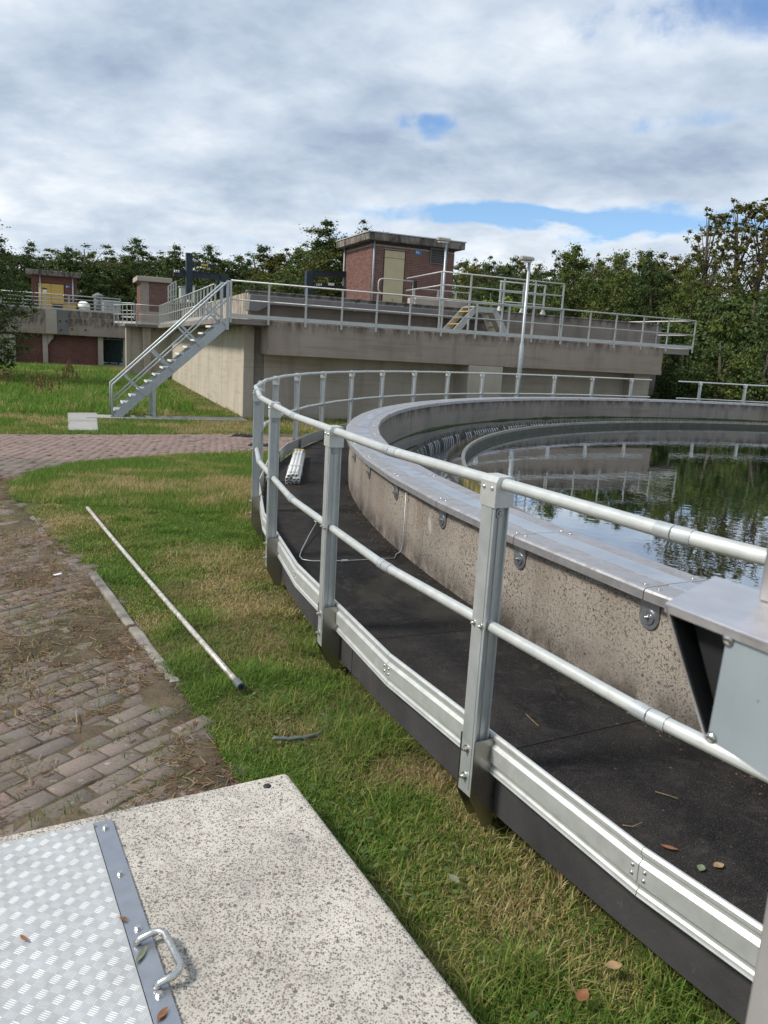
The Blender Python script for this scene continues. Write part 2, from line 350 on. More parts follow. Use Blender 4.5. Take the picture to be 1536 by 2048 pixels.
simple('rubber_black',(.02,.02,.021),.7); simple('dark_blue_steel',(.018,.030,.045),.5,.2,.2,3)
simple('duct_grey',(.155,.15,.148),.65,0,.12,2.5); simple('roof_felt',(.21,.19,.17),.9,0,.25,3,.3)
concrete('roof_concrete',(.185,.165,.14),(.30,.27,.235),(.06,.055,.05),.75,4.6,.4)
simple('door_cream',(.50,.435,.26),.5,0,.06,3); simple('door_orange',(.56,.36,.085),.5,0,.06,3); simple('door_frame_dark',(.03,.025,.02),.6)
simple('sign_blue',(.02,.20,.46),.4); simple('sign_white',(.75,.76,.76),.4); simple('tread_yellow',(.55,.35,.05),.6); simple('cabinet_grey',(.44,.46,.44),.5,0,.06,3)
simple('skip_green',(.010,.045,.040),.5,0,.2,2); simple('white_plastic',(.78,.78,.75),.4,0,.05,9); simple('tube_white',(.74,.75,.72),.35,0,.06,20)
simple('hose_grey',(.10,.12,.115),.5); simple('yellow_tape',(.65,.5,.04),.5); simple('signal_yellow',(.6,.42,.02),.5)
simple('kerb_stone',(.19,.175,.15),.95,0,.55,7,.8); simple('lamp_grey',(.33,.31,.27),.7,0,.25,6); simple('downpipe_grey',(.30,.33,.36),.5)
m,t,b=base_mat('pole_galv',(.55,.53,.48),.5,.4); n=nz(t,24,6,.7,.4); c=mixc(t,mrange(t,n,.40,.62),(.60,.585,.54),(.34,.29,.235)); t.links.new(c,b.inputs['Base Color'])
# brick
def brickmat(name,cols,rough=.9,island=False,dirt=.3,dc=(.10,.085,.07),dsc=3.0,lich=0.0):
    m,t,b=base_mat(name,cols[0],rough,0,.2)
    if island: r=t.nodes.new('ShaderNodeNewGeometry').outputs['Random Per Island']
    else: r=t.nodes.new('ShaderNodeObjectInfo').outputs['Random']
    c=ramp(t,r,[(i/(len(cols)-1),x) for i,x in enumerate(cols)])
    n=nz(t,9,6,.7,.3); f=nz(t,90,3,.6)
    c=mixc(t,mth(t,'MULTIPLY',mrange(t,nz(t,dsc,6,.7,.4),.42,.64),dirt),c,dc)
    c=mixc(t,mth(t,'MULTIPLY',mrange(t,f,.40,.70),.30),c,(.06,.05,.045))
    if lich:
        mo=nz(t,5.5,6,.65,.4); c=mixc(t,mth(t,'MULTIPLY',mrange(t,mo,.54,.66),.55),c,(.085,.092,.040))
        vv=nz(t,30,4,.6,.6); c=mixc(t,mth(t,'MULTIPLY',mrange(t,vv,.63,.70),lich),c,(.36,.35,.31))
    t.links.new(c,b.inputs['Base Color']); bump(t,b,mth(t,'ADD',mth(t,'MULTIPLY',n,.6),f),.5,.004); return m
PAV=[(0.173,0.137,0.117),(0.211,0.165,0.139),(0.160,0.137,0.124),(0.224,0.180,0.156),(0.192,0.160,0.143),(0.243,0.188,0.161)]
brickmat('paving_brick',PAV,.93,False,.70,(.125,.108,.084),3.0,.6); brickmat('paving_brick_field',[(.24,.165,.145),(.29,.20,.175),(.21,.155,.14),(.31,.22,.19),(.25,.18,.165)],.93,True,.40,(.16,.13,.105),1.0,.35)
brickmat('shed_brick',[(.185,.088,.072),(.215,.110,.090),(.165,.080,.068),(.24,.130,.105),(.20,.098,.082)],.9,True,.25,(.10,.05,.045),1.5)
simple('mortar',(.34,.29,.25),.95,0,.15,8)
def brick_tex(name,c1,c2,mo,size=.21):
    m,t,b=base_mat(name,c1,.9,0,.2)
    g=t.nodes.new('ShaderNodeNewGeometry'); 
    dt=nd(t,'ShaderNodeVectorMath',{'operation':'DOT_PRODUCT'}); t.links.new(g.outputs['Position'],dt.inputs[0]); dt.inputs[1].default_value=BU
    cbn=t.nodes.new('ShaderNodeCombineXYZ'); t.links.new(dt.outputs['Value'],cbn.inputs[0]); t.links.new(zco(t),cbn.inputs[1])
    bt=nd(t,'ShaderNodeTexBrick',Vector=cbn.outputs[0],Color1=(*c1,1),Color2=(*c2,1),Mortar=(*mo,1),Scale=1.0,Mortar_Size=.011,Brick_Width=.22,Row_Height=.065,Bias=0.0)
    c=mixc(t,mth(t,'MULTIPLY',mrange(t,nz(t,1.4,5),.4,.65),.35),bt.outputs[0],(.07,.035,.03)); t.links.new(c,b.inputs['Base Color']); bump(t,b,bt.outputs['Fac'],-.3,.006); return m
brick_tex('far_brick',(.15,.045,.038),(.20,.075,.058),(.17,.12,.10))
# plants
def leafmat(name,cols,rough=.6,trans=.25):
    m,t,b=base_mat(name,cols[0],rough,0,.25)
    r=t.nodes.new('ShaderNodeNewGeometry').outputs['Random Per Island']
    c=ramp(t,r,[(i/(len(cols)-1),x) for i,x in enumerate(cols)])
    oi=t.nodes.new('ShaderNodeObjectInfo').outputs['Random']
    c=mixc(t,mth(t,'MULTIPLY',oi,.45),c,tuple(x*y for x,y in zip(cols[1],(1.15,1.05,.8))))
    big=nz(t,.55,3,.5); c=mixc(t,mth(t,'MULTIPLY',mrange(t,big,.38,.66),.5),c,tuple(x*y for x,y in zip(cols[2],(1.35,1.15,.8))))
    t.links.new(c,b.inputs['Base Color'])
    tr=nd(t,'ShaderNodeBsdfTranslucent',Color=c); ms=nd(t,'ShaderNodeMixShader',i0=trans); t.links.new(b.outputs[0],ms.inputs[1]); t.links.new(tr.outputs[0],ms.inputs[2])
    t.links.new(ms.outputs[0],t.nodes['Material Output'].inputs[0]); return m
leafmat('leaf_dark',[(0.040,0.073,0.026),(0.055,0.098,0.032),(0.077,0.115,0.034),(0.047,0.084,0.034),(0.106,0.126,0.041)])
leafmat('leaf_mid',[(0.061,0.108,0.026),(0.092,0.138,0.033),(0.123,0.154,0.039),(0.074,0.117,0.033),(0.147,0.153,0.046)])
leafmat('leaf_brown',[(0.071,0.096,0.025),(0.100,0.119,0.031),(0.136,0.124,0.037),(0.080,0.103,0.028),(0.150,0.119,0.041)])
leafmat('leaf_lime',[(.10,.17,.03),(.13,.20,.04),(.16,.22,.05),(.10,.15,.03)])
simple('bark',(.095,.075,.058),.95,0,.3,6,.4)
def tintmat(name,rough=.65,trans=.42):
    m,t,b=base_mat(name,(.1,.12,.03),rough,0,.25); a=nd(t,'ShaderNodeVertexColor',{'layer_name':'tint'})
    t.links.new(a.outputs[0],b.inputs['Base Color']); tr=nd(t,'ShaderNodeBsdfTranslucent',Color=a.outputs[0]); ms=nd(t,'ShaderNodeMixShader',i0=trans)
    t.links.new(b.outputs[0],ms.inputs[1]); t.links.new(tr.outputs[0],ms.inputs[2]); t.links.new(ms.outputs[0],t.nodes['Material Output'].inputs[0]); return m
tintmat('grass_blade'); simple('dock_stalk',(.17,.10,.045),.9,0,.3,20)
simple('dry_leaf_brown',(.20,.085,.035),.8,0,.35,40); simple('dry_leaf_tan',(.30,.20,.10),.8,0,.3,40); simple('leaf_grey_green',(.14,.17,.10),.8,0,.3,40)
# lawn soil
m,t,b=base_mat('lawn_ground',(.10,.11,.035),.95,0,.1)
n=nz(t,.8,6,.65,.4); s=nz(t,5,6,.7,.3); f=nz(t,45,4,.7)
c=ramp(t,n,[(.30,(.060,.085,.020)),(.45,(.085,.105,.028)),(.58,(.115,.120,.040)),(.72,(.150,.130,.058))])
c=mixc(t,mth(t,'MULTIPLY',mrange(t,s,.52,.70),.6),c,(.085,.062,.038)); c=mixc(t,mth(t,'MULTIPLY',mrange(t,f,.45,.7),.55),c,(.035,.045,.014))
t.links.new(c,b.inputs['Base Color']); bump(t,b,f,.8,.03)
m,t,b=base_mat('soil_bed',(.085,.065,.045),.97,0,.1)
n=nz(t,2.4,6,.7,.4); f=nz(t,70,4,.7); c=ramp(t,n,[(.32,(0.062,0.051,0.036)),(.5,(0.112,0.087,0.060)),(.68,(0.163,0.128,0.088))]); c=mixc(t,mth(t,'MULTIPLY',mrange(t,nz(t,6,5,.6),.58,.68),.6),c,(.055,.075,.02))
c=mixc(t,mth(t,'MULTIPLY',mrange(t,f,.5,.7),.5),c,(.03,.024,.018)); t.links.new(c,b.inputs['Base Color']); bump(t,b,f,.8,.01)
# water
m,t,b=base_mat('clarifier_water',(.012,.016,.010),.5,0,.0)
h1=nz(t,2.2,2,.5,.3,(1,1,1)); h2=nz(t,9,2,.5,.2); bk=nz(t,.32,2,.5)
hh=mth(t,'ADD',h1,mth(t,'MULTIPLY',h2,.42)); bn=nd(t,'ShaderNodeBump',Distance=.02,Height=hh); t.links.new(mrange(t,bk,.35,.62,.015,.11),bn.inputs['Strength'])
gl=nd(t,'ShaderNodeBsdfGlossy',Roughness=.015,Color=(.95,.97,1,1)); t.links.new(bn.outputs[0],gl.inputs['Normal']); fr_n=nd(t,'ShaderNodeFresnel',IOR=1.34); t.links.new(bn.outputs[0],fr_n.inputs['Normal'])
ms=nd(t,'ShaderNodeMixShader',i0=mth(t,'POWER',fr_n.outputs[0],.20)); t.links.new(b.outputs[0],ms.inputs[1]); t.links.new(gl.outputs[0],ms.inputs[2]); t.links.new(ms.outputs[0],t.nodes['Material Output'].inputs[0])
m,t,b=base_mat('launder_water',(.05,.06,.065),.12,0,.5); h=nz(t,17,5,.65,.4); c=mixc(t,mrange(t,h,.56,.72),(.03,.038,.04),(.45,.50,.55)); t.links.new(c,b.inputs['Base Color']); bump(t,b,h,.8,.03)
m,t,b=base_mat('weir_steel',(.17,.17,.16),.5,.4); z=zco(t); c=mixc(t,mrange(t,nz(t,8,5),.4,.6),(.16,.16,.15),(.075,.075,.062)); t.links.new(c,b.inputs['Base Color'])
m,t,b=base_mat('algae_baffle',(.30,.24,.05),.6,0,.4); n=nz(t,6,6,.7,.4,(1,1,.3)); c=ramp(t,n,[(.32,(.05,.048,.018)),(.50,(.12,.105,.030)),(.64,(.27,.215,.045)),(.8,(.10,.09,.035))]); t.links.new(c,b.inputs['Base Color'])
simple('baffle_inside',(.040,.040,.026),.6,0,.35,5); simple('algae_green',(.035,.060,.015),.95,0,.5,9,.6); simple('falling_water',(.62,.66,.70),.2,0,.1,20); simple('baffle_edge',(.17,.17,.15),.5,.2,.3,8)
M=MATS
# ================================================================== ground
def vnoise(x,y,s,seed):
    r=np.random.default_rng(seed); g=r.random((64,64)); X=np.asarray(x)/s+37.3; Y=np.asarray(y)/s+11.9
    i=np.floor(X).astype(int); j=np.floor(Y).astype(int); fx=X-i; fy=Y-j; fx=fx*fx*(3-2*fx); fy=fy*fy*(3-2*fy)
    G=lambda a,b:g[a%64,b%64]
    return (G(i,j)*(1-fx)+G(i+1,j)*fx)*(1-fy)+(G(i,j+1)*(1-fx)+G(i+1,j+1)*fx)*fy
def inpoly(x,y,poly):
    c=np.zeros(len(x),bool); n=len(poly); j=n-1
    for i in range(n):
        xi,yi=poly[i]; xj,yj=poly[j]
        k=((yi>y)!=(yj>y))&(x<(xj-xi)*(y-yi)/(yj-yi+1e-12)+xi); c^=k; j=i
    return c
def topx(P):                            # photo pixels of world points (n,3), only to see what the frame shows
    d=P-np.array([0,0,H]); f=d@np.array(Fw); f=np.where(f<.05,.05,f)
    return 768+FPX*(d@np.array(Rc))/f,1024-FPX*(d@np.array(Uc))/f,f
def inframe(P,m=140):
    x,y,f=topx(P); return (x>-m)&(x<1536+m)&(y>-m)&(y<2048+m)&(f>.06)
# one sheet to the horizon
xs=np.concatenate([np.array([-900,-400,-200,-120]),np.arange(-80,81,4.0),np.array([120,200,400,900])])
ys=np.concatenate([np.array([-300,-60,-20]),np.arange(-8,40,.75),np.array([45,52,60,75,100,150,250,500,1200])])
V=np.array([(x,y,float(zg(x,y))) for y in ys for x in xs]); nx=len(xs)
F=np.array([(j*nx+i,j*nx+i+1,(j+1)*nx+i+1,(j+1)*nx+i) for j in range(len(ys)-1) for i in range(nx-1)])
struct(put(fastmesh('ground',V,F,M['lawn_ground'],smooth=True),'ground'),'mown lawn and soil')
# brick paving -----------------------------------------------------------------
edge=[(470,1568),(425,1480),(348,1372),(262,1250),(192,1150),(120,1090),(65,1035),(22,1000),(14,968),(60,945),(150,926),(300,914),(400,908),(520,903),(620,897)]
EP=[GP(*e) for e in edge]; fa,fb=GP(0,869),GP(512,868); fd=(fb-fa).normalized()
far0=fb+fd*(2.6); far1=fa-fd*24
ROAD=[(p.x,p.y) for p in EP]+[(far0.x,far0.y),(far1.x,far1.y),(-22,-1),(-.5,-1),(.1,1.6)]
PV=[(x,y) for x,y in ROAD]
def strip_z(x,y,off): return zgf(x,y)+off
# bed of sand and soil under the bricks, cut as a grid of small quads inside the outline
gx=np.arange(-22,1.2,.25); gy=np.arange(-1,20,.25); X,Y=np.meshgrid(gx,gy); cxx=(X+.125).ravel(); cyy=(Y+.125).ravel()
ok=inpoly(cxx,cyy,PV); bx=X.ravel()[ok]; by=Y.ravel()[ok]
n=len(bx); VV=np.zeros((n,4,3)); 
for k,(a,c) in enumerate(((0,0),(.25,0),(.25,.25),(0,.25))):
    VV[:,k,0]=bx+a; VV[:,k,1]=by+c
VV[:,:,2]=zg(VV[:,:,0],VV[:,:,1])+.004
NEARBED=True
road=struct(put(fastmesh('road',VV.reshape(-1,3),np.arange(n*4).reshape(-1,4),M['soil_bed'],smooth=True),'road'),'old red brick paving with soil and weeds in the joints')
bw,bh,gp=.205,.100,.007
ang=math.radians(57); ea=np.array([math.cos(ang),math.sin(ang)]); eb=np.array([-math.sin(ang),math.cos(ang)])
I,J=np.meshgrid(np.arange(-190,190),np.arange(-330,330)); I=I.ravel(); J=J.ravel()
ca=(I+.5*(J%2))*(bw+gp); cb_=J*(bh+gp); CX=ca*ea[0]+cb_*eb[0]-4; CY=ca*ea[1]+cb_*eb[1]+8
ok=inpoly(CX,CY,PV)&(CY<19); CX,CY=CX[ok],CY[ok]
PZ=np.stack([CX,CY,zg(CX,CY)],1); vis=inframe(PZ,260); CX,CY,PZ=CX[vis],CY[vis],PZ[vis]
sA=np.array([-.871,-.491]); sB=np.array([.491,-.871]); s0=np.array([-.314,2.745])   # foreground slab frame
da=(CX-s0[0])*sA[0]+(CY-s0[1])*sA[1]; db=(CX-s0[0])*sB[0]+(CY-s0[1])*sB[1]
ok=~((da>.02)&(db>.02)); CX,CY,PZ=CX[ok],CY[ok],PZ[ok]
px,py,ff=topx(PZ); infr=(px>-20)&(px<1556)&(py<2060); order=np.argsort(np.where(infr,ff,1e6)); print('paving bricks',len(CX),'in frame',infr.sum())
def brick_proto(l,wd,h=.05,ch=.007):
    x,y=l/2,wd/2; v=[]
    for (a,b,z) in ((x,y,-h),(x,y,-ch),(x-ch,y-ch,0)):
        v+=[(-a,-b,z),(a,-b,z),(a,b,z),(-a,b,z)]
    f=[(0,1,5,4),(1,2,6,5),(2,3,7,6),(3,0,4,7),(4,5,9,8),(5,6,10,9),(6,7,11,10),(7,4,8,11),(8,9,10,11)]
    return np.array(v,float),np.array(f)
bv,bf=brick_proto(bw,bh)
protos=[]
for k in range(5):
    v=bv.copy(); v[:,:2]+=RNG.normal(0,.0016,(12,2)); v[8:,2]+=RNG.normal(0,.0012,4); protos.append(fastmesh('brick',v,bf,M['paving_brick']))
near=order[:300]
TOPZ=.008
for i in near:
    q=Matrix.Translation((CX[i],CY[i],float(PZ[i,2])+TOPZ+random.gauss(0,.0022)))@Matrix.Rotation(ang+random.gauss(0,.012),4,'Z')@Matrix.Rotation(random.gauss(0,.012),4,'X')@Matrix.Rotation(random.gauss(0,.008),4,'Y')
    put(random.choice(protos),'brick',road,q)
rest=order[300:]; m_=len(rest)
A_=np.zeros((m_,12,3)); jit=RNG.normal(0,.012,m_); c_,s_=np.cos(ang+jit),np.sin(ang+jit)
A_[:,:,0]=CX[rest][:,None]+bv[None,:,0]*c_[:,None]-bv[None,:,1]*s_[:,None]; A_[:,:,1]=CY[rest][:,None]+bv[None,:,0]*s_[:,None]+bv[None,:,1]*c_[:,None]
A_[:,:,2]=PZ[rest,2][:,None]+bv[None,:,2]+TOPZ+RNG.normal(0,.0022,m_)[:,None]
FF=(bf[None]+(np.arange(m_)*12)[:,None,None]).reshape(-1,4)
stuff(put(fastmesh('paving_bricks',A_.reshape(-1,3),FF,M['paving_brick_field']),'paving_bricks',road))
EPa=np.array([(p.x,p.y) for p in EP[:9]])
def dedge(X,Y):
    best=np.full(len(X),9.0)
    for i in range(len(EPa)-1):
        a,b=EPa[i],EPa[i+1]; ab=b-a; t=np.clip(((X-a[0])*ab[0]+(Y-a[1])*ab[1])/(ab@ab),0,1); best=np.minimum(best,np.hypot(X-a[0]-t*ab[0],Y-a[1]-t*ab[1]))
    return best
# soil washed over the bricks near the lawn: a lumpy sheet that drowns them in places
g_=.04; gx=np.arange(-6.5,.4,g_); gy=np.arange(1.9,10.5,g_); X,Y=np.meshgrid(gx,gy); xf,yf=X.ravel(),Y.ravel(); de=dedge(xf,yf)
zz_=-.011+.015*np.clip(1-de/.9,0,1)+.030*(vnoise(xf,yf,.42,71)-.5)+.020*(vnoise(xf,yf,.13,72)-.5)+.010*(vnoise(xf,yf,.05,73)-.5)+.012*(vnoise(xf,yf,1.3,74)-.5)
zz_=np.where(inpoly(xf,yf,PV),np.minimum(zz_,.014),-.03); Vd=np.stack([xf,yf,zg(xf,yf)+TOPZ+zz_],1); nx_=len(gx)
idx=np.arange(len(xf)).reshape(X.shape); Fd=np.stack([idx[:-1,:-1],idx[:-1,1:],idx[1:,1:],idx[1:,:-1]],-1).reshape(-1,4)
mx=zz_[Fd].max(1)>-.004; Fd=Fd[mx]
struct(put(fastmesh('soil_drift',Vd,Fd,M['soil_bed'],smooth=True),'soil_drift'),'soil washed over the paving along the lawn')
# edging stones along the lawn
kerb=struct(put(None,'kerb'),'worn concrete edging between paving and lawn'); kerb.empty_display_size=.1
for (a,b) in (((62,1034),(108,1098)),((112,1102),(150,1136)),((186,1152),(262,1258)),((266,1262),(352,1368))):
    p,q=GP(*a),GP(*b); mb=MB(); d=(q-p); L=d.length; d.normalize(); s=Vector((-d.y,d.x,0))
    N_=7; prof=[(-.035,-.12),(.035,-.12),(.035,.030),(.022,.044),(-.022,.044),(-.035,.030)]
    fr=[]
    for k in range(N_):
        t=k/(N_-1); sink=-.035 if a[0]<150 else (-.006*t if a[0]<200 else -.006-.018*t)
        fr.append((p+d*L*t+Vector((0,0,sink+random.gauss(0,.004))),s*(1+random.gauss(0,.05)),Vector((0,0,1))))
    mb.sweep(prof,fr).build('kerb_stone',M['kerb_stone'],kerb,bevel=.006)
# concrete path at the foot of the stair
path=struct(put(None,'path'),'pale concrete path slabs below the steel stair')
for (u0,u1,n0,n1) in ((-4.42,-2.9,-1.15,-.3),(-2.88,-1.6,-1.15,-.3),(-1.58,-.1,-1.15,-.3)):
    c=BL((u0+u1)/2,(n0+n1)/2,0); MB().bl(u0,u1,n0,n1,zgf(c.x,c.y)-.1,zgf(c.x,c.y)+.045).build('path_slab',M['concrete_path'],path,bevel=.012)
for q in (((135,827),(194,827),(195,843),(136,843)),((136,843.6),(195,843.6),(197,862),(137,862))):
    P4=[GP(*e) for e in q]; MB().prism([Vector((p.x,p.y,p.z-.1)) for p in P4],(0,0,.125)).build('path_slab',M['concrete_path'],path,bevel=.012)
PATHPOLY=[(p.x,p.y) for p in (GP(135,827),GP(194,827),GP(197,862),GP(137,862))]
q=GP(115,1155); tag(MB().prism([q+Vector((-.03,-.012,.02)),q+Vector((.018,.018,.03)),q+Vector((.03,.008,.024)),q+Vector((-.006,-.022,.02))],(0,0,.004)).build('paper_scrap',M['sign_white']),'crumpled white scrap lying on the paving by the kerb','litter')
# gully covers set in the road
for (a,lab) in (((492,873),'dark iron gully cover at the far edge of the road'),((527,892),'larger dark iron gully cover beside the railing')):
    g=GP(*a); mb=MB(); t=thing('gully_cover',lab,'drain cover',g)
    mb.box((g.x,g.y,g.z+.016),(.62,.42,.02)); mb.build('frame',M['rubber_black'],t)
    for k in range(6): MB().box((g.x-.24+.096*k,g.y,g.z+.032),(.05,.34,.014)).build('grate_bar',M['dark_inside'],t)
# ================================================================== settling tank
tank=thing('settling_tank','round concrete settling tank with steel-capped rim and black walkway','tank',(TC.x,TC.y,-.4))
NS=184
MB().ring([(14.65,-1.2),(14.65,.795),(14.35,.795),(14.35,-1.2)],0,2*pi,NS).build('tank_wall',M['tank_wall_concrete'],tank,auto=40)
# inner face carries its own darker wet concrete, 3 mm proud of the shell
MB().ring([(14.347,-1.2),(14.347,.79),(14.33,.79),(14.33,-1.2)],0,2*pi,NS).build('inner_face',M['concrete_inner'],tank,auto=40)
MB().ring([(15.30,-1.2),(15.30,.085),(15.08,.085),(15.08,-1.2)],0,2*pi,NS).build('footing',M['concrete_dark'],tank,auto=40)
# algae crust along the waterline (irregular lumps)
mb=MB(); n_=720; fr=[]
for i in range(n_+1):
    t=2*pi*(i%n_)/n_; k=.5+.5*vnoise(np.array([i%n_*.9]),np.array([.0]),6,5)[0]*vnoise(np.array([i%n_*1.0]),np.array([3.0]),2.2,6)[0]*2.2
    fr.append((Vector((TC.x,TC.y,0)),Vector((math.cos(t),math.sin(t),0)),Vector((0,0,1)),k))
prof=[(14.334,.29),(14.322,.30),(14.318,.325),(14.325,.345),(14.334,.35)]
vs=[];fs=[]
for (o,x,y,k) in fr:
    for (a,b) in prof: vs.append(o+x*(14.334-(14.334-a)*k*1.6)+y*(.32+(b-.32)*k*1.3))
for i in range(n_):
    for k in range(4): fs.append((i*5+k,i*5+k+1,(i+1)*5+k+1,(i+1)*5+k))
stuff(mb.add(vs,fs).build('algae_crust',M['algae_green'],tank,smooth=True))
# walkway slabs
JT,JW=-2.648,.2385
nsl=int(2*pi/JW)
for i in range(nsl+1):
    a=JT+JW*i; b=min(a+JW,JT+2*pi)
    if b-a<.02: continue
    g=.00022; mb=MB(); mb.ring([(14.655,.085),(15.59,.085),(15.59,.255),(15.580,.266),(14.655,.266)],a+g,b-g,8)
    o=mb.build('walkway_slab',M['bitumen_edge'],tank); o.data.materials.append(M['bitumen_deck'])
    for p in o.data.polygons:
        if p.normal.z>.9: p.material_index=1
# coping plates: one mesh of each kind, shared
CJ,CW=-2.655,.06830                       # joint angle and pitch
NP=92; CW=2*pi/NP
def arc_mesh(name,prof,a,b,n,mat,smooth=False):
    me=MB().ring(prof,a,b,n).mesh(name); me.materials.append(mat); return me
hw=CW/2-.00018
cop=arc_mesh('coping_plate',[(14.300,.785),(14.300,.836),(14.306,.842),(14.685,.842),(14.700,.838),(14.707,.828),(14.707,.788),(14.701,.788),(14.701,.824),(14.695,.834),(14.310,.835),(14.306,.785)],-hw,hw,1,M['coping_metal'])
trk=arc_mesh('wheel_track',[(14.425,.8425),(14.425,.8455),(14.565,.8455),(14.565,.8425)],-hw,hw,1,M['track_metal'])
def rotT(th): return Matrix.Translation(TC)@Matrix.Rotation(th,4,'Z')@Matrix.Translation(-TC)
rv=MB(); rv.tube([(0,0,0),(0,0,.004),(0,0,.0065)],[.013,.011,.005],10); rvm=rv.mesh('rivet',True); rvm.materials.append(M['bolt_steel'])
sm=MB(); pr=[(.0,-.056,.80),(.0,.056,.80),(.0,.056,.702)]+[(.0,.056*math.cos(a),.702-.058*math.sin(a)) for a in [pi*k/12 for k in range(1,12)]]+[(.0,-.056,.702)]
sm.prism(pr,(.005,0,0)); strap=sm.mesh('strap_plate'); strap.materials.append(M['bar_steel'])
wm=MB(); wm.cyl((.005,0,.702),(.011,0,.702),.034,24); wash=wm.mesh('washer'); wash.materials.append(M['bar_steel'])
bm_=MB(); bm_.cyl((.011,0,.702),(.020,0,.702),.010,6); bm_.cyl((.020,0,.702),(.032,0,.702),.005,8); boltm=bm_.mesh('bolt'); boltm.materials.append(M['bolt_steel'])
for i in range(NP):
    th=CJ+CW*(i+.5); c=put(cop,'coping_plate',tank,rotT(th)); put(trk,'wheel_track',c,rotT(th))
    tj=CJ+CW*i; Ms=Matrix.Translation(TP(14.652,tj,0))@Matrix.Rotation(tj,4,'Z')
    s=put(strap,'strap_plate',tank,Ms)
    if -3.6<tj<-2.2 or tj>2.7: put(wash,'washer',s,Ms); put(boltm,'bolt',s,Ms)
    ti=tj if tj<pi else tj-2*pi
    if -3.15<ti<-2.3:
        for sd_ in (-1,1):
            for r_ in (14.655,14.355):
                put(rvm,'rivet',tank if False else c,Matrix.Translation(TP(r_,tj+sd_*.0028,.842)))
# weirs, scum baffle and the launder between them
def weir(R,top,inward,name):
    N2=int(2*pi*R/.125); vs=[];fs=[]
    for i in range(N2):
        for d,(o,zz) in enumerate(((0,top),(.38,top),(.5,top-.085),(.62,top-.085))):
            t=2*pi*(i+o)/N2
            for r_ in (R,R+.008): vs+= [TP(r_,t,-.25),TP(r_,t,zz)]
    n4=N2*4
    for k in range(n4):
        a=k*4; b=((k+1)%n4)*4; fs+=[(a,b,b+1,a+1),(a+2,a+3,b+3,b+2),(a+1,b+1,b+3,a+3)]
    MB().add(vs,fs).build(name,M['weir_steel'],tank)
    # water pouring through the notches
    vs=[];fs=[]; s=-1 if inward else 1
    for i in range(N2):
        if random.random()<.25: continue
        t=2*pi*(i+.56)/N2; hw_=(.011+.008*random.random())/R; pts=[(0,-.078),(.02,-.085),(.045,-.12),(.06,-.19),(.068,-.30)]
        b=len(vs)
        for (dr,dz) in pts: vs+=[TP(R+s*dr,t-hw_,top+dz),TP(R+s*dr,t+hw_,top+dz)]
        for k in range(4): fs.append((b+2*k,b+2*k+1,b+2*k+3,b+2*k+2))
    stuff(MB().add(vs,fs).build('overflow_water',M['falling_water'],tank,smooth=True))
weir(13.90,.325,True,'outer_weir_plate'); weir(13.35,.325,False,'inner_weir_plate')
MB().ring([(13.10,-.3),(13.10,.335),(13.125,.335),(13.125,-.3)],0,2*pi,NS).build('scum_baffle',M['algae_baffle'],tank,auto=40)
MB().ring([(13.094,-.3),(13.094,.299),(13.099,.299),(13.099,-.3)],0,2*pi,NS).build('baffle_inner_face',M['baffle_inside'],tank,auto=40)
MB().ring([(13.085,.300),(13.085,.348),(13.137,.348),(13.137,.337),(13.097,.337),(13.097,.300)],0,2*pi,NS).build('baffle_rim',M['baffle_edge'],tank,auto=40)
# water
vs=[];fs=[]
def ann(r0,r1,z,n=184):
    b=len(vs)
    for i in range(n):
        t=2*pi*i/n; vs.append(TP(r0,t,z)); vs.append(TP(r1,t,z))
    for i in range(n): j=(i+1)%n; fs.append((b+2*i,b+2*i+1,b+2*j+1,b+2*j))
ann(0.01,13.10,ZWAT); ann(13.12,13.352,ZWAT); ann(13.905,14.335,ZWAT)
struct(MB().add(vs,fs).build('water',M['clarifier_water'],smooth=True),'still dark water in the round tank')
vs=[];fs=[]; ann(13.356,13.90,.03); struct(MB().add(vs,fs).build('launder_water',M['launder_water'],smooth=True),'frothy water in the overflow channel')
# ================================================================== tank guard railings
def mk(mb,name,mat,smooth=False,auto=None):
    me=mb.mesh(name,smooth or bool(auto)); me.materials.append(M[mat])
    if auto: me.set_sharp_from_angle(angle=math.radians(auto))
    return me
ZB=.17
mb=MB(); # outer flange with its shallow raised middle and cut corner at the foot
mb.box((.031,0,(ZB+1.30)/2),(.006,.080,1.30-ZB)); mb.box((.0355,0,(ZB+1.30)/2+.01),(.003,.056,1.26-ZB)); 
mb.box((0,0,(ZB+.03+1.30)/2),(.056,.042,1.27-ZB)); mb.box((-.031,0,(ZB+.06+1.30)/2),(.006,.066,1.24-ZB))
for s in(-1,1): mb.box((-.006,s*.023,.82),(.016,.006,.90))
post_me=mk(mb,'post','aluminium_post')
mb=MB(); cz=1.345
prof=[(-.040,1.285),(.040,1.285),(.040,1.375),(.030,1.394),(-.030,1.394),(-.040,1.375)]
mb.prism([(a,-.046,b) for a,b in prof],(0,.092,0)); cap_me=mk(mb,'post_cap','aluminium')
mb=MB()
for s in(-1,1):
    mb.prism([(-.074,s*.046-.002,.40),(.036,s*.046-.002,.40),(.036,s*.046-.002,.165),(-.030,s*.046-.002,.035),(-.074,s*.046-.002,.035)],(0,.004,0))
mb.box((-.0715,0,.2175),(.005,.086,.355)); br_me=mk(mb,'bracket','stainless')
mb=MB(); mb.cyl((0,0,0),(.003,0,0),.0135,14); mb.cyl((.003,0,0),(.011,0,0),.0088,6); mb.cyl((.011,0,0),(.019,0,0),.0052,8); bolt_me=mk(mb,'bolt','bolt_steel')
mb=MB(); mb.tube([(0,0,0),(.003,0,0),(.0065,0,0)],[.0085,.0075,.003],10); scr_me=mk(mb,'screw','bolt_steel',True)
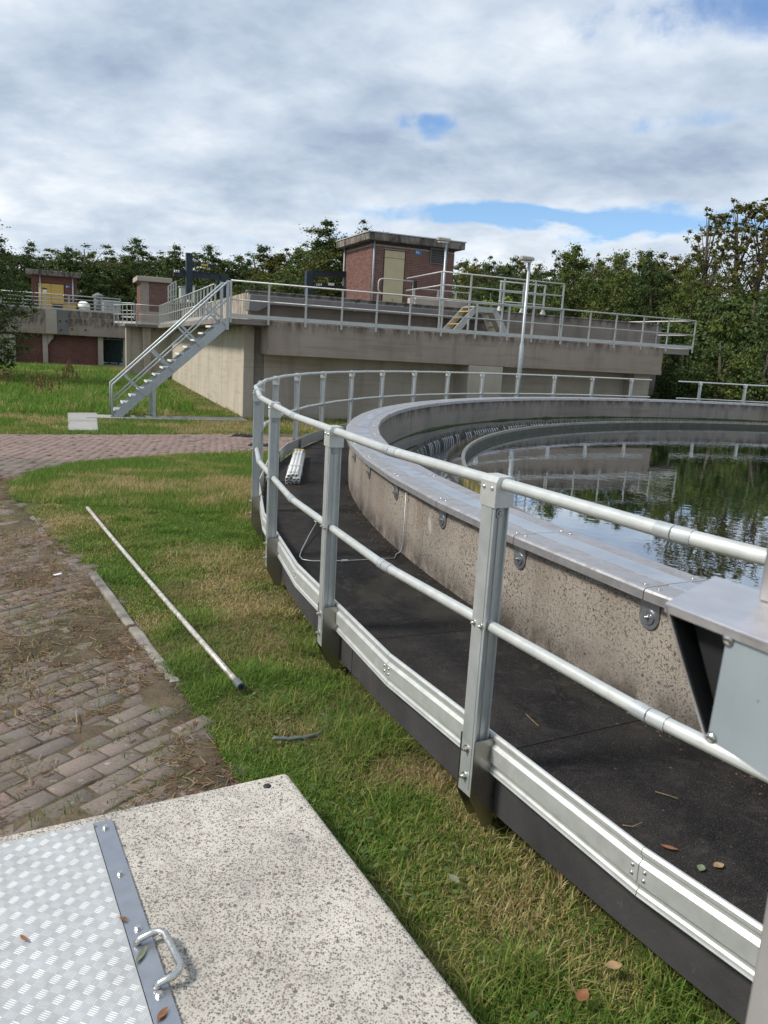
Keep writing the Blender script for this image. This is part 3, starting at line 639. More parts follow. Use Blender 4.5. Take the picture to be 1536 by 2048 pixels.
mb=MB(); mb.cyl((0,.022,1.262),(0,.029,1.262),.017,16); mb.cyl((0,.029,1.262),(0,.034,1.262),.009,8); wsh_me=mk(mb,'washer','bar_steel')
PROF_TOE=[(0.004,.257),(.017,.257),(.020,.262),(.017,.268),(.017,.276),(.009,.282),(.009,.296),(.022,.306),(.022,.366),(.010,.378),(.010,.392),(.018,.398),(.018,.410),(.012,.418),(.004,.418)]
def rail_profile(r,n=22):
    out=[]
    for k in range(n):
        a=2*pi*k/n; q=r*(.93 if k in (1,n-4) else 1.0); out.append((q*math.cos(a),q*math.sin(a)))
    return out
def railing(name,label,thetas,d,first_open=None,last_open=None):
    root=thing(name,label,'railing',TP(RRAIL,thetas[0],ZDECK),None)
    Lh=RRAIL*math.tan(abs(d)/2)
    # shared straight pieces, local y = tangent
    def strip(prof,L,nm,mat,smooth=True,y0=None,xz=True):
        fr=[(Vector((0,y,0)),Vector((1,0,0)),Vector((0,0,1))) for y in ((-L if y0 is None else y0),L)]
        mb=MB(); mb.sweep(prof,fr); return mk(mb,nm,mat,auto=35)
    top=strip(rail_profile(.0215),Lh-.0005,'top_rail','aluminium'); mid=strip(rail_profile(.0205),Lh-.0005,'mid_rail','aluminium')
    toe_prof=[(a-.062,b) for a,b in PROF_TOE]; dr=-.045
    toe=strip(toe_prof,Lh*(RRAIL-.05)/RRAIL-.0012,'toe_board','aluminium')
    # coupling sleeve: two short collars that meet with a lapped slit
    mb=MB()
    for (y0,y1,rr_) in ((.0012,.058,.0235),):
        mb.sweep(rail_profile(rr_),[(Vector((0,y,0)),Vector((1,0,0)),Vector((0,0,1))) for y in (y0,y1)])
    slv=mk(mb,'rail_sleeve','aluminium_post',auto=35)
    for i,th in enumerate(thetas):
        Mx=Matrix.Translation(TP(RRAIL,th,0))@Matrix.Rotation(th,4,'Z')
        p=put(post_me,'post',root,Mx); put(cap_me,'post_cap',p,Mx); put(br_me,'bracket',p,Mx)
        for s in(-1,1):
            put(scr_me,'screw',p,Mx@Matrix.Translation((.040,s*.024,1.352))); put(bolt_me,'bolt',p,Mx@Matrix.Translation((.037,s*.022,ZMID))@Matrix.Scale(.8,4))
        for z_ in (.353,.241): put(bolt_me,'bolt',p,Mx@Matrix.Translation((.037,0,z_))@Matrix.Rotation(random.random(),4,'X')@Matrix.Scale(1.15,4))
        put(wsh_me,'washer',p,Mx@Matrix.Rotation(0,4,'Z')); put(wsh_me,'washer',p,Mx@Matrix.Scale(-1,4,(0,1,0)))
        Mz=Mx@Matrix.Translation((0,0,ZRAIL)); put(top,'top_rail',root,Mz); put(mid,'mid_rail',root,Mx@Matrix.Translation((0,0,ZMID)))
        tb=put(toe,'toe_board',root,Mx)
        for s in(-1,1):
            for z_ in (.325,.352): put(scr_me,'screw',tb,Mx@Matrix.Translation((-.040,s*(Lh*.9968-.022),z_))@Matrix.Scale(.8,4))
            if (i>0 or s<0) and (i<len(thetas)-1 or s>0):
                e=1 if s>0 else -1
                for z_ in (ZRAIL,ZMID):
                    put(slv,'rail_sleeve',root,Mx@Matrix.Translation((0,s*Lh,z_))@(Matrix.Rotation(pi,4,'Z') if s>0 else I4))
    return root
railing('guard_railing','long aluminium guard railing along the black walkway, running past the tube bundle',[T0+DT*k for k in range(-2,17)],DT)
railing('guard_railing','short aluminium guard railing on the far tank edge in front of dark trees',[1.8535-.1046*k for k in range(0,5)],-.1046)
# ---- things left on the walkway
q0,q1=Vector((-1.05,8.70,0)),Vector((-1.23,10.85,0)); dv=(q1-q0).normalized(); sv=Vector((-dv.y,dv.x,0))
bd=thing('tube_bundle','taped bundle of white plastic tubes lying on the black walkway','tubes',(q0.x,q0.y,ZDECK))
idx=0
for row,cnt in ((0,4),(1,4),(2,3)):
    for k in range(cnt):
        o=sv*((k-(cnt-1)/2)*.042)+Vector((0,0,ZDECK+.022+row*.038)); L=random.uniform(-.06,.02)
        a=q0+o+dv*L; b=q1+o+dv*random.uniform(-.05,.05)
        mb=MB(); n=12; vs=[];fs=[]
        for (pp,r_) in ((a,.020),(b,.020),(b,.016),(a,.016)):
            for j in range(n): t=2*pi*j/n; vs.append(pp+sv*(r_*math.cos(t))+Vector((0,0,r_*math.sin(t))))
        for c in range(4):
            for j in range(n): fs.append((c*n+j,c*n+(j+1)%n,((c+1)%4)*n+(j+1)%n,((c+1)%4)*n+j))
        mb.add(vs,fs).build('tube',M['tube_white'],bd,smooth=True)
for f_,mt in ((.28,'tube_white'),(.97,'yellow_tape')):
    c=q0.lerp(q1,f_); pts=[(-.092,.0),(-.094,.06),(-.075,.115),(-.06,.126),(.06,.126),(.075,.115),(.094,.06),(.092,.0)]
    MB().prism([c+sv*a+Vector((0,0,ZDECK+.003+b)) for a,b in pts]+[c+sv*a*.97+Vector((0,0,ZDECK+.003+max(b-.004,0))) for a,b in reversed(pts)],dv*.035).build('tape',M[mt],bd)
tw=-2.8395; wp=TP(14.668,tw,0); wq=TP(14.75,tw,0)
pts=[(wp.x,wp.y,.76),(wp.x,wp.y,.36),(wp.x*.8+wq.x*.2,wp.y*.8+wq.y*.2,.295),(wq.x*.6+wp.x*.4,wq.y*.6+wp.y*.4,.277),(.10,5.70,.276),(-.26,5.55,.275),(-.50,5.49,.275),(-.575,5.515,.275),(-.605,5.60,.276),(-.61,5.75,.278),(-.595,6.2,.30),(-.575,6.56,.32)]
rod=thing('steel_rod','thin bent steel rod with an eye, run from the tank wall across the walkway','rod',(wp.x,wp.y,ZDECK))
MB().tube(pts,.004,8).build('rod',M['galvanised'],rod,smooth=True)
c=Vector((-.573,6.60,.325)); MB().tube([c+Vector((.022*math.cos(a),.03*math.sin(a),0)) for a in [2*pi*k/14 for k in range(15)]],.006,6).build('eye',M['bolt_steel'],rod,smooth=True)
MB().cyl((-.245,5.556,.275),(-.29,5.538,.275),.010,10).build('coupling',M['galvanised'],rod)
# ================================================================== lying pole, hose, foreground slab and hatch
a,b=GP(175,1030),GP(473,1383); a.z+=.075; b.z+=.055; d=(b-a).normalized()
pole=thing('metal_pole','long weathered metal pole with a dark end cap lying on the lawn','pole',(b.x,b.y,0))
MB().tube([a.lerp(b,k/8)+Vector((0,0,-.012*math.sin(pi*k/8))) for k in range(9)],.0165,12).build('tube',M['pole_galv'],pole,smooth=True)
MB().cyl(b-d*.005,b+d*.07,.022,14).build('coupling',M['hose_grey'],pole,smooth=False); MB().cyl(b+d*.0705,b+d*.073,.015,12).build('end_plug',M['dark_inside'],pole)
hp=[GP(*q) for q in ((546,1493),(575,1493),(605,1488),(632,1480),(652,1464),(655,1446),(644,1430))]
mb=MB(); fine=[]
for i in range(len(hp)-1):
    for k in range(5): fine.append(hp[i].lerp(hp[i+1],k/5)+Vector((0,0,.040-.034*(i/6))))
tag(mb.tube(fine,.0095,10).build('hose',M['hose_grey'],None,smooth=True),'short curved piece of grey hose lying in the grass','hose')
ZS=.20
def SL(a,b,z): q=s0+sA*a+sB*b; return Vector((q[0],q[1],z))
slab=thing('concrete_slab','pale washed-aggregate concrete slab carrying the chequer plate hatch','slab',SL(1.2,1.1,0))
mb=MB(); mb.prism([SL(0,0,-.1),SL(2.5,0,-.1),SL(2.5,2.3,-.1),SL(0,2.3,-.1)],(0,0,ZS+.1)); mb.build('slab_body',M['washed_concrete'],slab,bevel=.028,seg=4)
mb=MB(); c=SL(.11,.075,ZS); mb.tube([c,c+Vector((0,0,.004))],[.016,.012],12); mb.build('pebble',M['rubber_black'],slab,smooth=True)
hatch=thing('hatch_cover','silver chequer plate hatch with a bent handle on its edge','hatch',SL(1.2,.9,ZS))
h0,h1,hb0,hb1=.722,1.75,.07,1.75; dz_=.004
MB().prism([SL(h0,hb0,ZS+dz_),SL(h1,hb0,ZS+dz_),SL(h1,hb1,ZS+dz_),SL(h0,hb1,ZS+dz_)],(0,0,.006)).build('plate',M['checker_plate'],hatch)
MB().prism([SL(h0-.062,hb0+.0,ZS+.001),SL(h0-.003,hb0+.0,ZS+.001),SL(h0-.003,hb1,ZS+.001),SL(h0-.062,hb1,ZS+.001)],(0,0,.007)).build('edge_bar',M['bar_steel'],hatch,bevel=.001)
for bb in (.045,.30,.55,.80,1.05):
    c=SL(h0-.034,hb0+bb,ZS+.008); mb=MB(); mb.cyl(c,c+Vector((0,0,.002)),.011,14); mb.cyl(c+Vector((0,0,.002)),c+Vector((0,0,.009)),.008,6); mb.build('bolt',M['bolt_steel'],hatch)
# five-bar tread: every little rib is real
zt=ZS+dz_+.006; vs=[];fs=[]; pitch=.035
for i in range(-2,31):
    for j in range(-2,51):
        ca_,cb2_=h0+.012+i*pitch+.0*j,hb0+.012+j*pitch
        flip=(i+j)%2
        for k in range(5):
            o=(k-2)*.0060; L=.0145*(1-.08*abs(k-2)); w_=.0019
            base=45 if flip==0 else -45
            an=math.radians(base+ (35 if False else 0)); ux,uy=math.cos(an),math.sin(an); cx0,cy0=ca_-uy*o,cb2_+ux*o
            P_=[(cx0+ux*L*t-uy*w_*s_*e,cy0+uy*L*t+ux*w_*s_*e,z_) for (t,s_,e,z_) in ((-1,0,0,zt),(-.6,-1,1,zt),(.6,-1,1,zt),(1,0,0,zt),(.6,1,1,zt),(-.6,1,1,zt),(-.55,0,0,zt+.0008),(.55,0,0,zt+.0008))]
            if min(q[0] for q in P_)<h0+.001 or max(q[0] for q in P_)>h1 or min(q[1] for q in P_)<hb0+.001 or max(q[1] for q in P_)>hb1: continue
            b_=len(vs); vs+=[SL(*q) for q in P_]; fs+=[(b_,b_+1,b_+6),(b_+1,b_+2,b_+7,b_+6),(b_+2,b_+3,b_+7),(b_+3,b_+4,b_+7),(b_+4,b_+5,b_+6,b_+7),(b_+5,b_,b_+6)]
stuff(MB().add(vs,fs).build('tread_ribs',M['checker_alu'],hatch))
ha,hbb=ZP(272,1888,ZS+.010),ZP(311,1977,ZS+.010); outw=Vector((-sA[0],-sA[1],0)); up=Vector((0,0,1)); fw=(hbb-ha).normalized()
hpts=[ha,ha+up*.012+outw*.012]+[ha+up*.021+outw*.046,ha+up*.023+outw*.060+fw*.006,ha+up*.024+outw*.070+fw*.022,ha.lerp(hbb,.5)+up*.024+outw*.071,hbb+up*.024+outw*.070-fw*.022,hbb+up*.023+outw*.060-fw*.006,hbb+up*.021+outw*.046,hbb+up*.012+outw*.012,hbb]
MB().tube(hpts,.0095,12).build('handle',M['bolt_steel'],hatch,smooth=True)
# leaves fallen on slab and walkway
def leaf(p,L,Wd,rot,mat,label,curl=.3,group=None):
    vs=[];fs=[];n=6
    for k in range(n+1):
        t=k/n; wv=Wd*math.sin(pi*min(max(t,.02),.98))**.8*.5; z_=curl*L*(t-.5)**2
        for e in(-1,0,1): vs.append((L*(t-.5),e*wv,z_+abs(e)*wv*.35))
    for k in range(n):
        for e in range(2): a=k*3+e; fs.append((a,a+1,a+4,a+3))
    Mx=Matrix.Translation(p)@Matrix.Rotation(rot,4,'Z')
    o=MB().add([Mx@Vector(v) for v in vs],fs).build('fallen_leaf',M[mat],None,smooth=True); tag(o,label,'leaf',group); return o
leaf(ZP(48,1877,ZS+.016),.034,.012,-.6,'dry_leaf_brown','small brown dry leaf curled on the chequer plate')
leaf(ZP(248,1838,ZS+.012),.030,.013,-.2,'dry_leaf_brown','brown dry leaf on the hatch edge bar above the handle')
leaf(ZP(325,2028,ZS+.012),.040,.018,1.2,'dry_leaf_brown','dark brown dry leaf on the hatch edge bar below the handle')
leaf(ZP(180,1655,ZS+.006),.045,.020,.3,'leaf_grey_green','green leaf at the corner of the hatch')
leaf(ZP(283,1910,ZS+.012),.060,.016,1.4,'leaf_grey_green','thin green leaf under the hatch handle')
leaf(ZP(1338,1696,ZDECK+.006),.055,.018,-.4,'dry_leaf_brown','orange brown dry leaf lying on the black walkway')
leaf(ZP(1437,1732,ZDECK+.005),.040,.028,.4,'dry_leaf_tan','pale tan leaf scrap on the black walkway')
leaf(ZP(1402,1737,ZDECK+.005),.038,.026,1.0,'leaf_grey_green','grey green leaf scrap on the black walkway')
for i,(px_,py_,r_) in enumerate(((1470,1955,.2),(1160,2030,1.0),(1330,1480,.7),(905,1790,2.0),(1210,1962,.5),(1320,1592,-.4))):
    pass
leaf(GP(1160,2030)+Vector((0,0,.06)),.055,.035,.9,'dry_leaf_brown','curled russet leaf in the grass beside the slab corner',.5)
leaf(GP(1222,1968)+Vector((0,0,.06)),.055,.034,.2,'dry_leaf_tan','yellow brown leaf in the long grass under the walkway edge',.4)
leaf(GP(905,1790)+Vector((0,0,.06)),.05,.03,2.2,'leaf_grey_green','grey green leaf in the grass between slab and walkway',.4)
# dry straws on the deck
def straw(pts,label):
    tag(MB().tube([ZP(x,y,ZDECK+.006+.004*k) for k,(x,y) in enumerate(pts)],.0016,5).build('straw',M['dry_leaf_tan'],None,smooth=True),label,'straw')
straw(((1310,1583),(1335,1590),(1356,1597)),'long dry straw on the walkway below the grey box')
straw(((1245,1650),(1265,1653),(1284,1645)),'curved dry straw on the walkway by the toe board splice')
straw(((1052,1428),(1062,1438),(1077,1452)),'short dry straw on the walkway beside the middle rail')
# scraps of dirt swept against the wall foot
vs=[];fs=[]
for i in range(900):
    th=random.uniform(-3.05,-2.45); r_=14.66+abs(random.gauss(0,.07))
    if random.random()<.25: r_=random.uniform(14.7,15.55)
    p=TP(r_,th,ZDECK+.002); s_=random.uniform(.002,.007)*(1 if r_<14.8 else .6); a=random.random()*6.28; b_=len(vs)
    vs+=[p+Vector((math.cos(a)*s_*2,math.sin(a)*s_*2,0)),p+Vector((-math.sin(a)*s_,math.cos(a)*s_,0)),p-Vector((math.cos(a)*s_*2,math.sin(a)*s_*2,0)),p+Vector((math.sin(a)*s_,-math.cos(a)*s_,0)),p+Vector((0,0,s_*.9))]
    fs+=[(b_,b_+1,b_+4),(b_+1,b_+2,b_+4),(b_+2,b_+3,b_+4),(b_+3,b_,b_+4)]
stuff(MB().add(vs,fs).build('dirt_crumbs',M['soil_bed']),'dirt and leaf crumbs at the foot of the tank wall','dirt')
# ================================================================== grey box on its post
zt=1.535
A=ZP(1330,1210,zt); B0=ZP(1536,1290,zt); C0=ZP(1536,1098,zt)
e1=(B0-A).normalized(); e2=Vector((-e1.y,e1.x,0)); e2=e2 if e2.dot(C0-A)>0 else -e2
print('box angle',math.degrees(e1.angle((C0-A).normalized())),'dist',(A-CAM).length)
e2=(C0-A).normalized()
def onfront(px_,py_,off=0.0):
    nrm=Vector((-e1.y,e1.x,0)); r=ray(px_,py_); t=((A-CAM).dot(nrm)+off)/r.dot(nrm); return CAM+r*t
W_,D_=.34,.17
P1,P2,P3=onfront(1450,1262),onfront(1409,1478),onfront(1536,1562)
up=Vector((0,0,1)); nin=Vector((-e1.y,e1.x,0)); nin=nin if nin.dot(e2)>0 else -nin
boxr=thing('control_box','grey steel control box with overhanging top, open at its slanted end','control box',A+e1*.2-up*1.535)
MB().span(A,e1*W_,e2*D_,up*.003).build('top_plate',M['box_steel'],boxr,bevel=.0008)
MB().span(A-up*.008,e1*W_,nin*.0025,up*.0078).build('front_lip',M['box_steel'],boxr)
d2=(P2-A); MB().span(A-up*.0005,d2*1.0,e2*D_,e1*.003).build('end_plate',M['box_steel'],boxr); MB().span(A-up*.001+e1*.0032+nin*.003,d2*.99,e2*(D_-.006),e1*.0008).build('end_shade',M['dark_inside'],boxr)  # second sheet is near black, standing in for shade inside the end plate
MB().span(A+e2*(D_-.004)-up*.0005,e1*W_,d2-up*0,e2*.003).build('back_plate',M['box_steel'],boxr)
dn=(P3-P2); dn=dn.normalized()
pn=MB(); pp=[P1+nin*.004-up*.004,P2+nin*.004,P2+nin*.004+dn*.30,P1+nin*.004-up*.004+e1*.26]
pn.prism(pp,nin*.003).build('front_panel',M['panel_grey'],boxr,bevel=.0008)
MB().prism([P1+nin*.02,P2+nin*.02+up*.004,P2+nin*.02+dn*.28+up*.004,P1+nin*.02+e1*.24],nin*.1).build('inner_shade',M['dark_inside'],boxr)  # dark block painting the unlit space behind the panel
MB().prism([A+nin*.028+e1*.012-up*.004,P1+nin*.028-up*.004,P2+nin*.028+up*.003],nin*.08).build('shade_fill',M['dark_inside'],boxr)  # dark wedge added to fill the open end with painted shade
for (x_,y_) in ((1452,1280),(1418,1477)):
    c=onfront(x_,y_,0)+nin*.003; s=MB(); s.tube([c,c-nin*.002,c-nin*.0035],[.0068,.0062,.002],16); o=s.build('screw',M['bolt_steel'],boxr,smooth=True)
    MB().bar(c-nin*.0036-e1*.004,c-nin*.0036+e1*.004+up*.002,.0012,.0008).build('screw_slot',M['dark_inside'],boxr)
pl_=onfront(1466,2048,.0)+nin*.02
MB().span(Vector((pl_.x,pl_.y,0)),e1*.085,nin*.085,up*(1.36)).build('post',M['box_post_steel'],boxr,bevel=.003)
pu=onfront(1529,1120,0); k_=ray(1529,1120); 
nrm=nin; t_=((A-CAM).dot(nrm)+.12)/k_.dot(nrm); pu=CAM+k_*t_
MB().span(Vector((pu.x,pu.y,zt+.0035)),e1*.05,nin*.03,up*.11).build('post_head',M['box_post_steel'],boxr,bevel=.002)
# ================================================================== main concrete basin block
SK=.035
ZT,ZBM,ZRT,ZPAR,ZGR=2.44,1.50,3.44,3.30,-.40
bld=thing('basin_building','large raised concrete basin with overhanging walkway beam behind the round tank','building',BL(7,3,ZGR))
UR=14.63
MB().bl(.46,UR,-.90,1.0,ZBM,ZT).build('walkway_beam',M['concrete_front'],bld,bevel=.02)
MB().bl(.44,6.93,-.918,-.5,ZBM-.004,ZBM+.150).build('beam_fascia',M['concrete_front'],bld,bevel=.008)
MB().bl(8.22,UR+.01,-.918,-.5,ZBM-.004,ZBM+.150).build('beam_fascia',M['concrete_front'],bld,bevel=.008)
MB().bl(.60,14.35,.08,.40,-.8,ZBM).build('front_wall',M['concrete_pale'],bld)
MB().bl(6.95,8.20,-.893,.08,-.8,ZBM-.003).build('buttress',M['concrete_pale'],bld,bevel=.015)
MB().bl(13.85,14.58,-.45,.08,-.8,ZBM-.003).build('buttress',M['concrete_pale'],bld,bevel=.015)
MB().bl(.27,.60,.10,.40,-.8,ZT-.14).build('corner_recess',M['concrete_dark'],bld)  # darker concrete carries the shade of the recessed face in its colour
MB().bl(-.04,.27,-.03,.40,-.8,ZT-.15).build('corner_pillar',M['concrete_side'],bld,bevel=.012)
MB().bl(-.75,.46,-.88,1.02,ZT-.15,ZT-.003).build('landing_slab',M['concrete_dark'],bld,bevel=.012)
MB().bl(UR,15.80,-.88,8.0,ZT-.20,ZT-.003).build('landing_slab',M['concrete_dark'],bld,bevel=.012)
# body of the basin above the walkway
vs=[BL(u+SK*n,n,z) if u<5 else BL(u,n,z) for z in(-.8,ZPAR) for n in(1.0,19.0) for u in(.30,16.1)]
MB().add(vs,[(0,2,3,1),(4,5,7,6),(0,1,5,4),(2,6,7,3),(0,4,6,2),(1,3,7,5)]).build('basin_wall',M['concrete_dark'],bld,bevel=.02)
MB().bl(.262,.298,1.02,18.9,ZT,ZPAR-.01,SK).build('basin_side_face',M['concrete_side'],bld)  # thin paler sheet that paints the basin's left face as sunlit
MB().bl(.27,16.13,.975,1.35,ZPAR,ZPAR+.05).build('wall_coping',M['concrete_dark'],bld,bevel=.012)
# side wall panels and deck along the left side
xs_=[(482,836),(443,811),(401,788),(370,770),(343,755)]
ns=[]
for (a,b) in xs_:
    best=min((abs(BP(a,b,n/10)[0]-SK*n/10),n/10) for n in range(0,260)); ns.append(best[1])
print('panel n',ns)
ns[0]=.40
for i in range(len(ns)-1):
    a,b=ns[i]+.02,ns[i+1]-.02
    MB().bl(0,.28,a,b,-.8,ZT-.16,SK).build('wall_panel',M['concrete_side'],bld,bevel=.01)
MB().bl(.05,.26,.4,18.9,-.8,ZT-.17,SK).build('panel_backing',M['concrete_dark'],bld)
NE=ns[-1]+.3
MB().bl(-.75,.262,1.03,NE,ZT-.15,ZT-.003,SK).build('landing_slab',M['concrete_dark'],bld,bevel=.012)
# far left wing
ua,_=BP(252,700,NE); ub=.3+SK*NE
MB().bl(ua,ub,NE+.02,NE+.4,-.8,ZT-.16).build('wing_wall',M['concrete_side'],bld)
MB().bl(ua-.1,-.75+SK*NE,NE-.6,NE+3,ZT-.15,ZT-.004).build('landing_slab',M['concrete_dark'],bld,bevel=.012)
u0,u1=BP(285,700,NE)[0],BP(301,700,NE)[0]
MB().prism([BL(u0-.05,NE-.3,ZT-.16),BL(u1,NE-.3,ZT-.16),BL(u1,NE-.3,-.8),BL(u0+.12,NE-.3,-.8)],BN*.31).build('tapered_pillar',M['concrete_pale'],bld,bevel=.015)
u0,u1=BP(252,700,NE)[0],BP(261,700,NE)[0]; MB().bl(u0,u1,NE-.15,NE+.01,-.8,ZT-.16).build('wing_pillar',M['concrete_pale'],bld,bevel=.015)
# grey duct along the wall, with a canted left end
def uz(px,py,n): return BP(px,py,n)
ul,zt1=uz(500,594,.6); _,zt2=uz(690,604,.6); _,zb2=uz(690,621,.6); ur,_=uz(985,640,.6)
prof=[(ul,zt2),(ur,zt2),(ur,zb2),(ul+.62,zb2),(ul+.25,zb2-.22),(ul-.05,zb2-.22)]
duct=thing('grey_duct','long grey duct with a canted end along the basin wall','duct',BL(ul,.7,ZT))
MB().prism([BL(u,.55,z) for u,z in prof],BN*.40).build('duct_body',M['duct_grey'],duct,bevel=.02)
for k in range(1,5):
    u=ul+(ur-ul)*k/5; MB().bl(u-.03,u+.03,.535,.96,zb2-.01,zt2+.012).build('joint_strap',M['duct_grey'],duct)
# ------------------------------------------------------------------ walkway railing
def flat_rail(root,pts,posts,zf,mid=True,toe=True,topr=.024,pw=.055,mat='galvanised_far',zt_=1.0,lo=-.12,mids=(.5,)):
    """pts: list of (u,n) corners; posts: list of (u,n)"""
    for i in range(len(pts)-1):
        (u0,n0),(u1,n1)=pts[i],pts[i+1]; a,b=BL(u0,n0,zf),BL(u1,n1,zf)
        MB().tube([a+Vector((0,0,zt_)),b+Vector((0,0,zt_))],topr,8).build('top_rail',M[mat],root,smooth=True)
        if mid:
            for f in mids: MB().tube([a+Vector((0,0,f)),b+Vector((0,0,f))],topr*.8,8).build('mid_rail',M[mat],root,smooth=True)
        if toe: MB().bar(a+Vector((0,0,.07)),b+Vector((0,0,.07)),.012,.11).build('toe_plate',M[mat],root)
    me=None
    for (u,n) in posts:
        p=BL(u,n,zf); mb=MB(); mb.box((0,0,(zt_+lo)/2),(pw,.014,zt_-lo)); mb.box((0,-.01,(zt_+lo)/2),(pw*.3,.012,zt_-lo))
        if me is None: me=mb.mesh('post'); me.materials.append(M[mat])
        put(me,'post',root,Matrix.Translation(p)@Matrix.Rotation(PHI,4,'Z'))
NF=-.93
fr_=thing('walkway_railing','galvanised railing along the front of the concrete basin walkway','railing',BL(7,NF,ZT))
pu_=[BP(x,y,NF)[0] for x,y in ((537,640),(611,645),(683,650),(752,655),(818,660),(882,664),(950,668),(1014,673),(1063,676),(1121,680),(1176,684),(1228,687),(1282,690),(1332,693),(1385,697))]
print('front posts',[round(x,2) for x in pu_])
uL=-.62; uR=pu_[-1]
flat_rail(fr_,[(uL,NF),(uR,NF)],[(uL,NF)]+[(u,NF) for u in pu_],ZT)
sr_=thing('walkway_railing','galvanised railing returning along the right end of the basin','railing',BL(uR,3,ZT))
flat_rail(sr_,[(uR,NF+.03),(uR,8.0)],[(uR,n) for n in (1.0,2.6,4.2,5.8,7.4)],ZT)
# raised section above the steps
hi=thing('raised_railing','taller four-rail guard section rising above the walkway railing','railing',BL(8,NF,ZT))
NF2=NF+.05
uh=[BP(x,545,NF2)[0] for x in (885,944,1011,1074,1131)]
for u in uh: MB().bl(u-.03,u+.03,NF2-.01,NF2+.01,ZT-.1,4.24).build('post',M['galvanised_far'],hi)
for z in (4.24,3.86,3.40): MB().tube([BL(uh[0],NF2,z),BL(uh[-1],NF2,z)],.022,8).build('rail',M['galvanised_far'],hi,smooth=True)
ret=[BL(uh[0],NF2,4.24),BL(uh[0]+.1,2.0,4.22)]; 
for dz_ in (0,-.4): MB().tube([p+Vector((0,0,dz_)) for p in ret],.02,8).build('rail',M['galvanised_far'],hi,smooth=True)
# left deck railing
lf=thing('walkway_railing','galvanised railing receding along the side deck above the pale wall','railing',BL(-.7,8,ZT))
pts=[(-.70,1.2),(-.70+SK*NE,NE-.7)]
flat_rail(lf,pts,[(-.70+SK*n,n) for n in np.arange(1.2,NE-.6,.82)],ZT)
ue=BP(272,602,NE-.6)[0]
wl=thing('walkway_railing','galvanised railing round the far wing beside the small brick kiosk','railing',BL(ue,NE,ZT))
flat_rail(wl,[(-.72+SK*NE,NE-.66),(ue,NE-.66),(ue-.9,NE+2.6)],[(ue,NE-.66)]+[(ue-.9*k/5,NE-.66+3.2*k/5) for k in range(1,6)],ZT)
# railing on top of the basin in front of the brick house, with its rounded end
NT=2.0
u0=BP(757,566,NT)[0]; u1=BP(828,563,NT)[0]; u2=BP(1010,572,NT)[0]; ztp=BP(828,563,NT)[1]
tr_=thing('roof_railing','galvanised railing in front of the brick house with a rounded end loop','railing',BL(u1,NT,ZPAR))
zm=ztp-.48
loop=[BL(u1,NT,ztp),BL(u0+.15,NT,ztp),BL(u0+.04,NT,ztp-.04),BL(u0,NT,ztp-.12),BL(u0,NT,zm+.12),BL(u0+.04,NT,zm+.04),BL(u0+.15,NT,zm),BL(u1,NT,zm)]
MB().tube(loop,.022,8).build('end_loop',M['galvanised_far'],tr_,smooth=True)
for z in (ztp,zm): MB().tube([BL(u1,NT,z),BL(u1+1.2,NT+2.6,z+.0),BL(u2,NT+2.6,z)],.022,8).build('rail',M['galvanised_far'],tr_,smooth=True)
for (u,n) in ((u1,NT),(u1+.6,NT+1.3),(u1+1.2,NT+2.6),(u1+2.2,NT+2.6),(u2-.6,NT+2.6),(u2,NT+2.6)): MB().bl(u-.035,u+.035,n-.012,n+.012,ZPAR,ztp).build('post',M['galvanised_far'],tr_)
MB().bl(u1-.02,u1+.10,NT-.05,NT-.013,ztp-.22,ztp+.02).build('latch',M['rubber_black'],tr_)
st_=thing('stand_railing','pale railing on three footed posts standing on the basin edge','railing',BL(BP(1046,630,1.15)[0],1.15,ZPAR+.05))
NS_=1.15; us=[BP(x,y,NS_)[0] for x,y in ((1002,575),(1046,600),(1088,600))]; zs=BP(1046,567,NS_)[1]
for u in us:
    MB().bl(u-.028,u+.028,NS_-.02,NS_+.02,ZPAR+.05,zs).build('post',M['galvanised_far'],st_)
    MB().tube([BL(u,NS_,ZPAR+.051),BL(u,NS_,ZPAR+.22)],[.11,.035],4).build('foot',M['cabinet_grey'],st_)
for z in (zs,zs-.33,zs-.66): MB().tube([BL(us[0]-.05,NS_,z),BL(us[-1]+.05,NS_,z)],.022,8).build('rail',M['galvanised_far'],st_,smooth=True)
# crossing steps over the duct
step=thing('crossing_steps','small steel crossing steps with yellow treads over the duct','steps',BL(7,.3,ZT))
ua_,ub_,uc_=BP(893,655,-.1)[0],BP(942,612,-.1)[0],BP(985,618,-.1)[0]; zp_=BP(960,614,-.1)[1]; ud_=uc_+.62
for n in (-.35,.42):
    MB().prism([BL(ua_,n,ZT+.01),BL(ua_+.30,n,ZT+.01),BL(ub_+.12,n,zp_-.12),BL(ub_,n,zp_)],BN*.03).build('stringer',M['cabinet_grey'],step)
    MB().prism([BL(ud_,n,ZT+.01),BL(ud_-.30,n,ZT+.01),BL(uc_-.12,n,zp_-.12),BL(uc_,n,zp_)],BN*.03).build('stringer',M['cabinet_grey'],step)
    MB().bl(ub_,uc_,n,n+.03,zp_-.17,zp_).build('platform_side',M['cabinet_grey'],step)
MB().bl(ub_,uc_,-.31,.41,zp_-.03,zp_+.004).build('platform',M['galvanised_far'],step)
for k in range(4):
    t=(k+.6)/4.4; u=ua_+.2+(ub_-ua_-.1)*t; z=ZT+(zp_-ZT)*t
    MB().bl(u-.14,u+.02,-.318,.418,z-.02,z+.012).build('tread',M['tread_yellow'],step)
    u=ud_-.2-(ud_-uc_-.1)*t; MB().bl(u-.02,u+.14,-.318,.418,z-.02,z+.012).build('tread',M['tread_yellow'],step)
for u in (BP(950,668,-.62)[0],BP(1014,673,-.62)[0]): MB().bl(u-.025,u+.025,-.66,-.63,ZT,ZT+.98).build('guard_post',M['galvanised_far'],step)
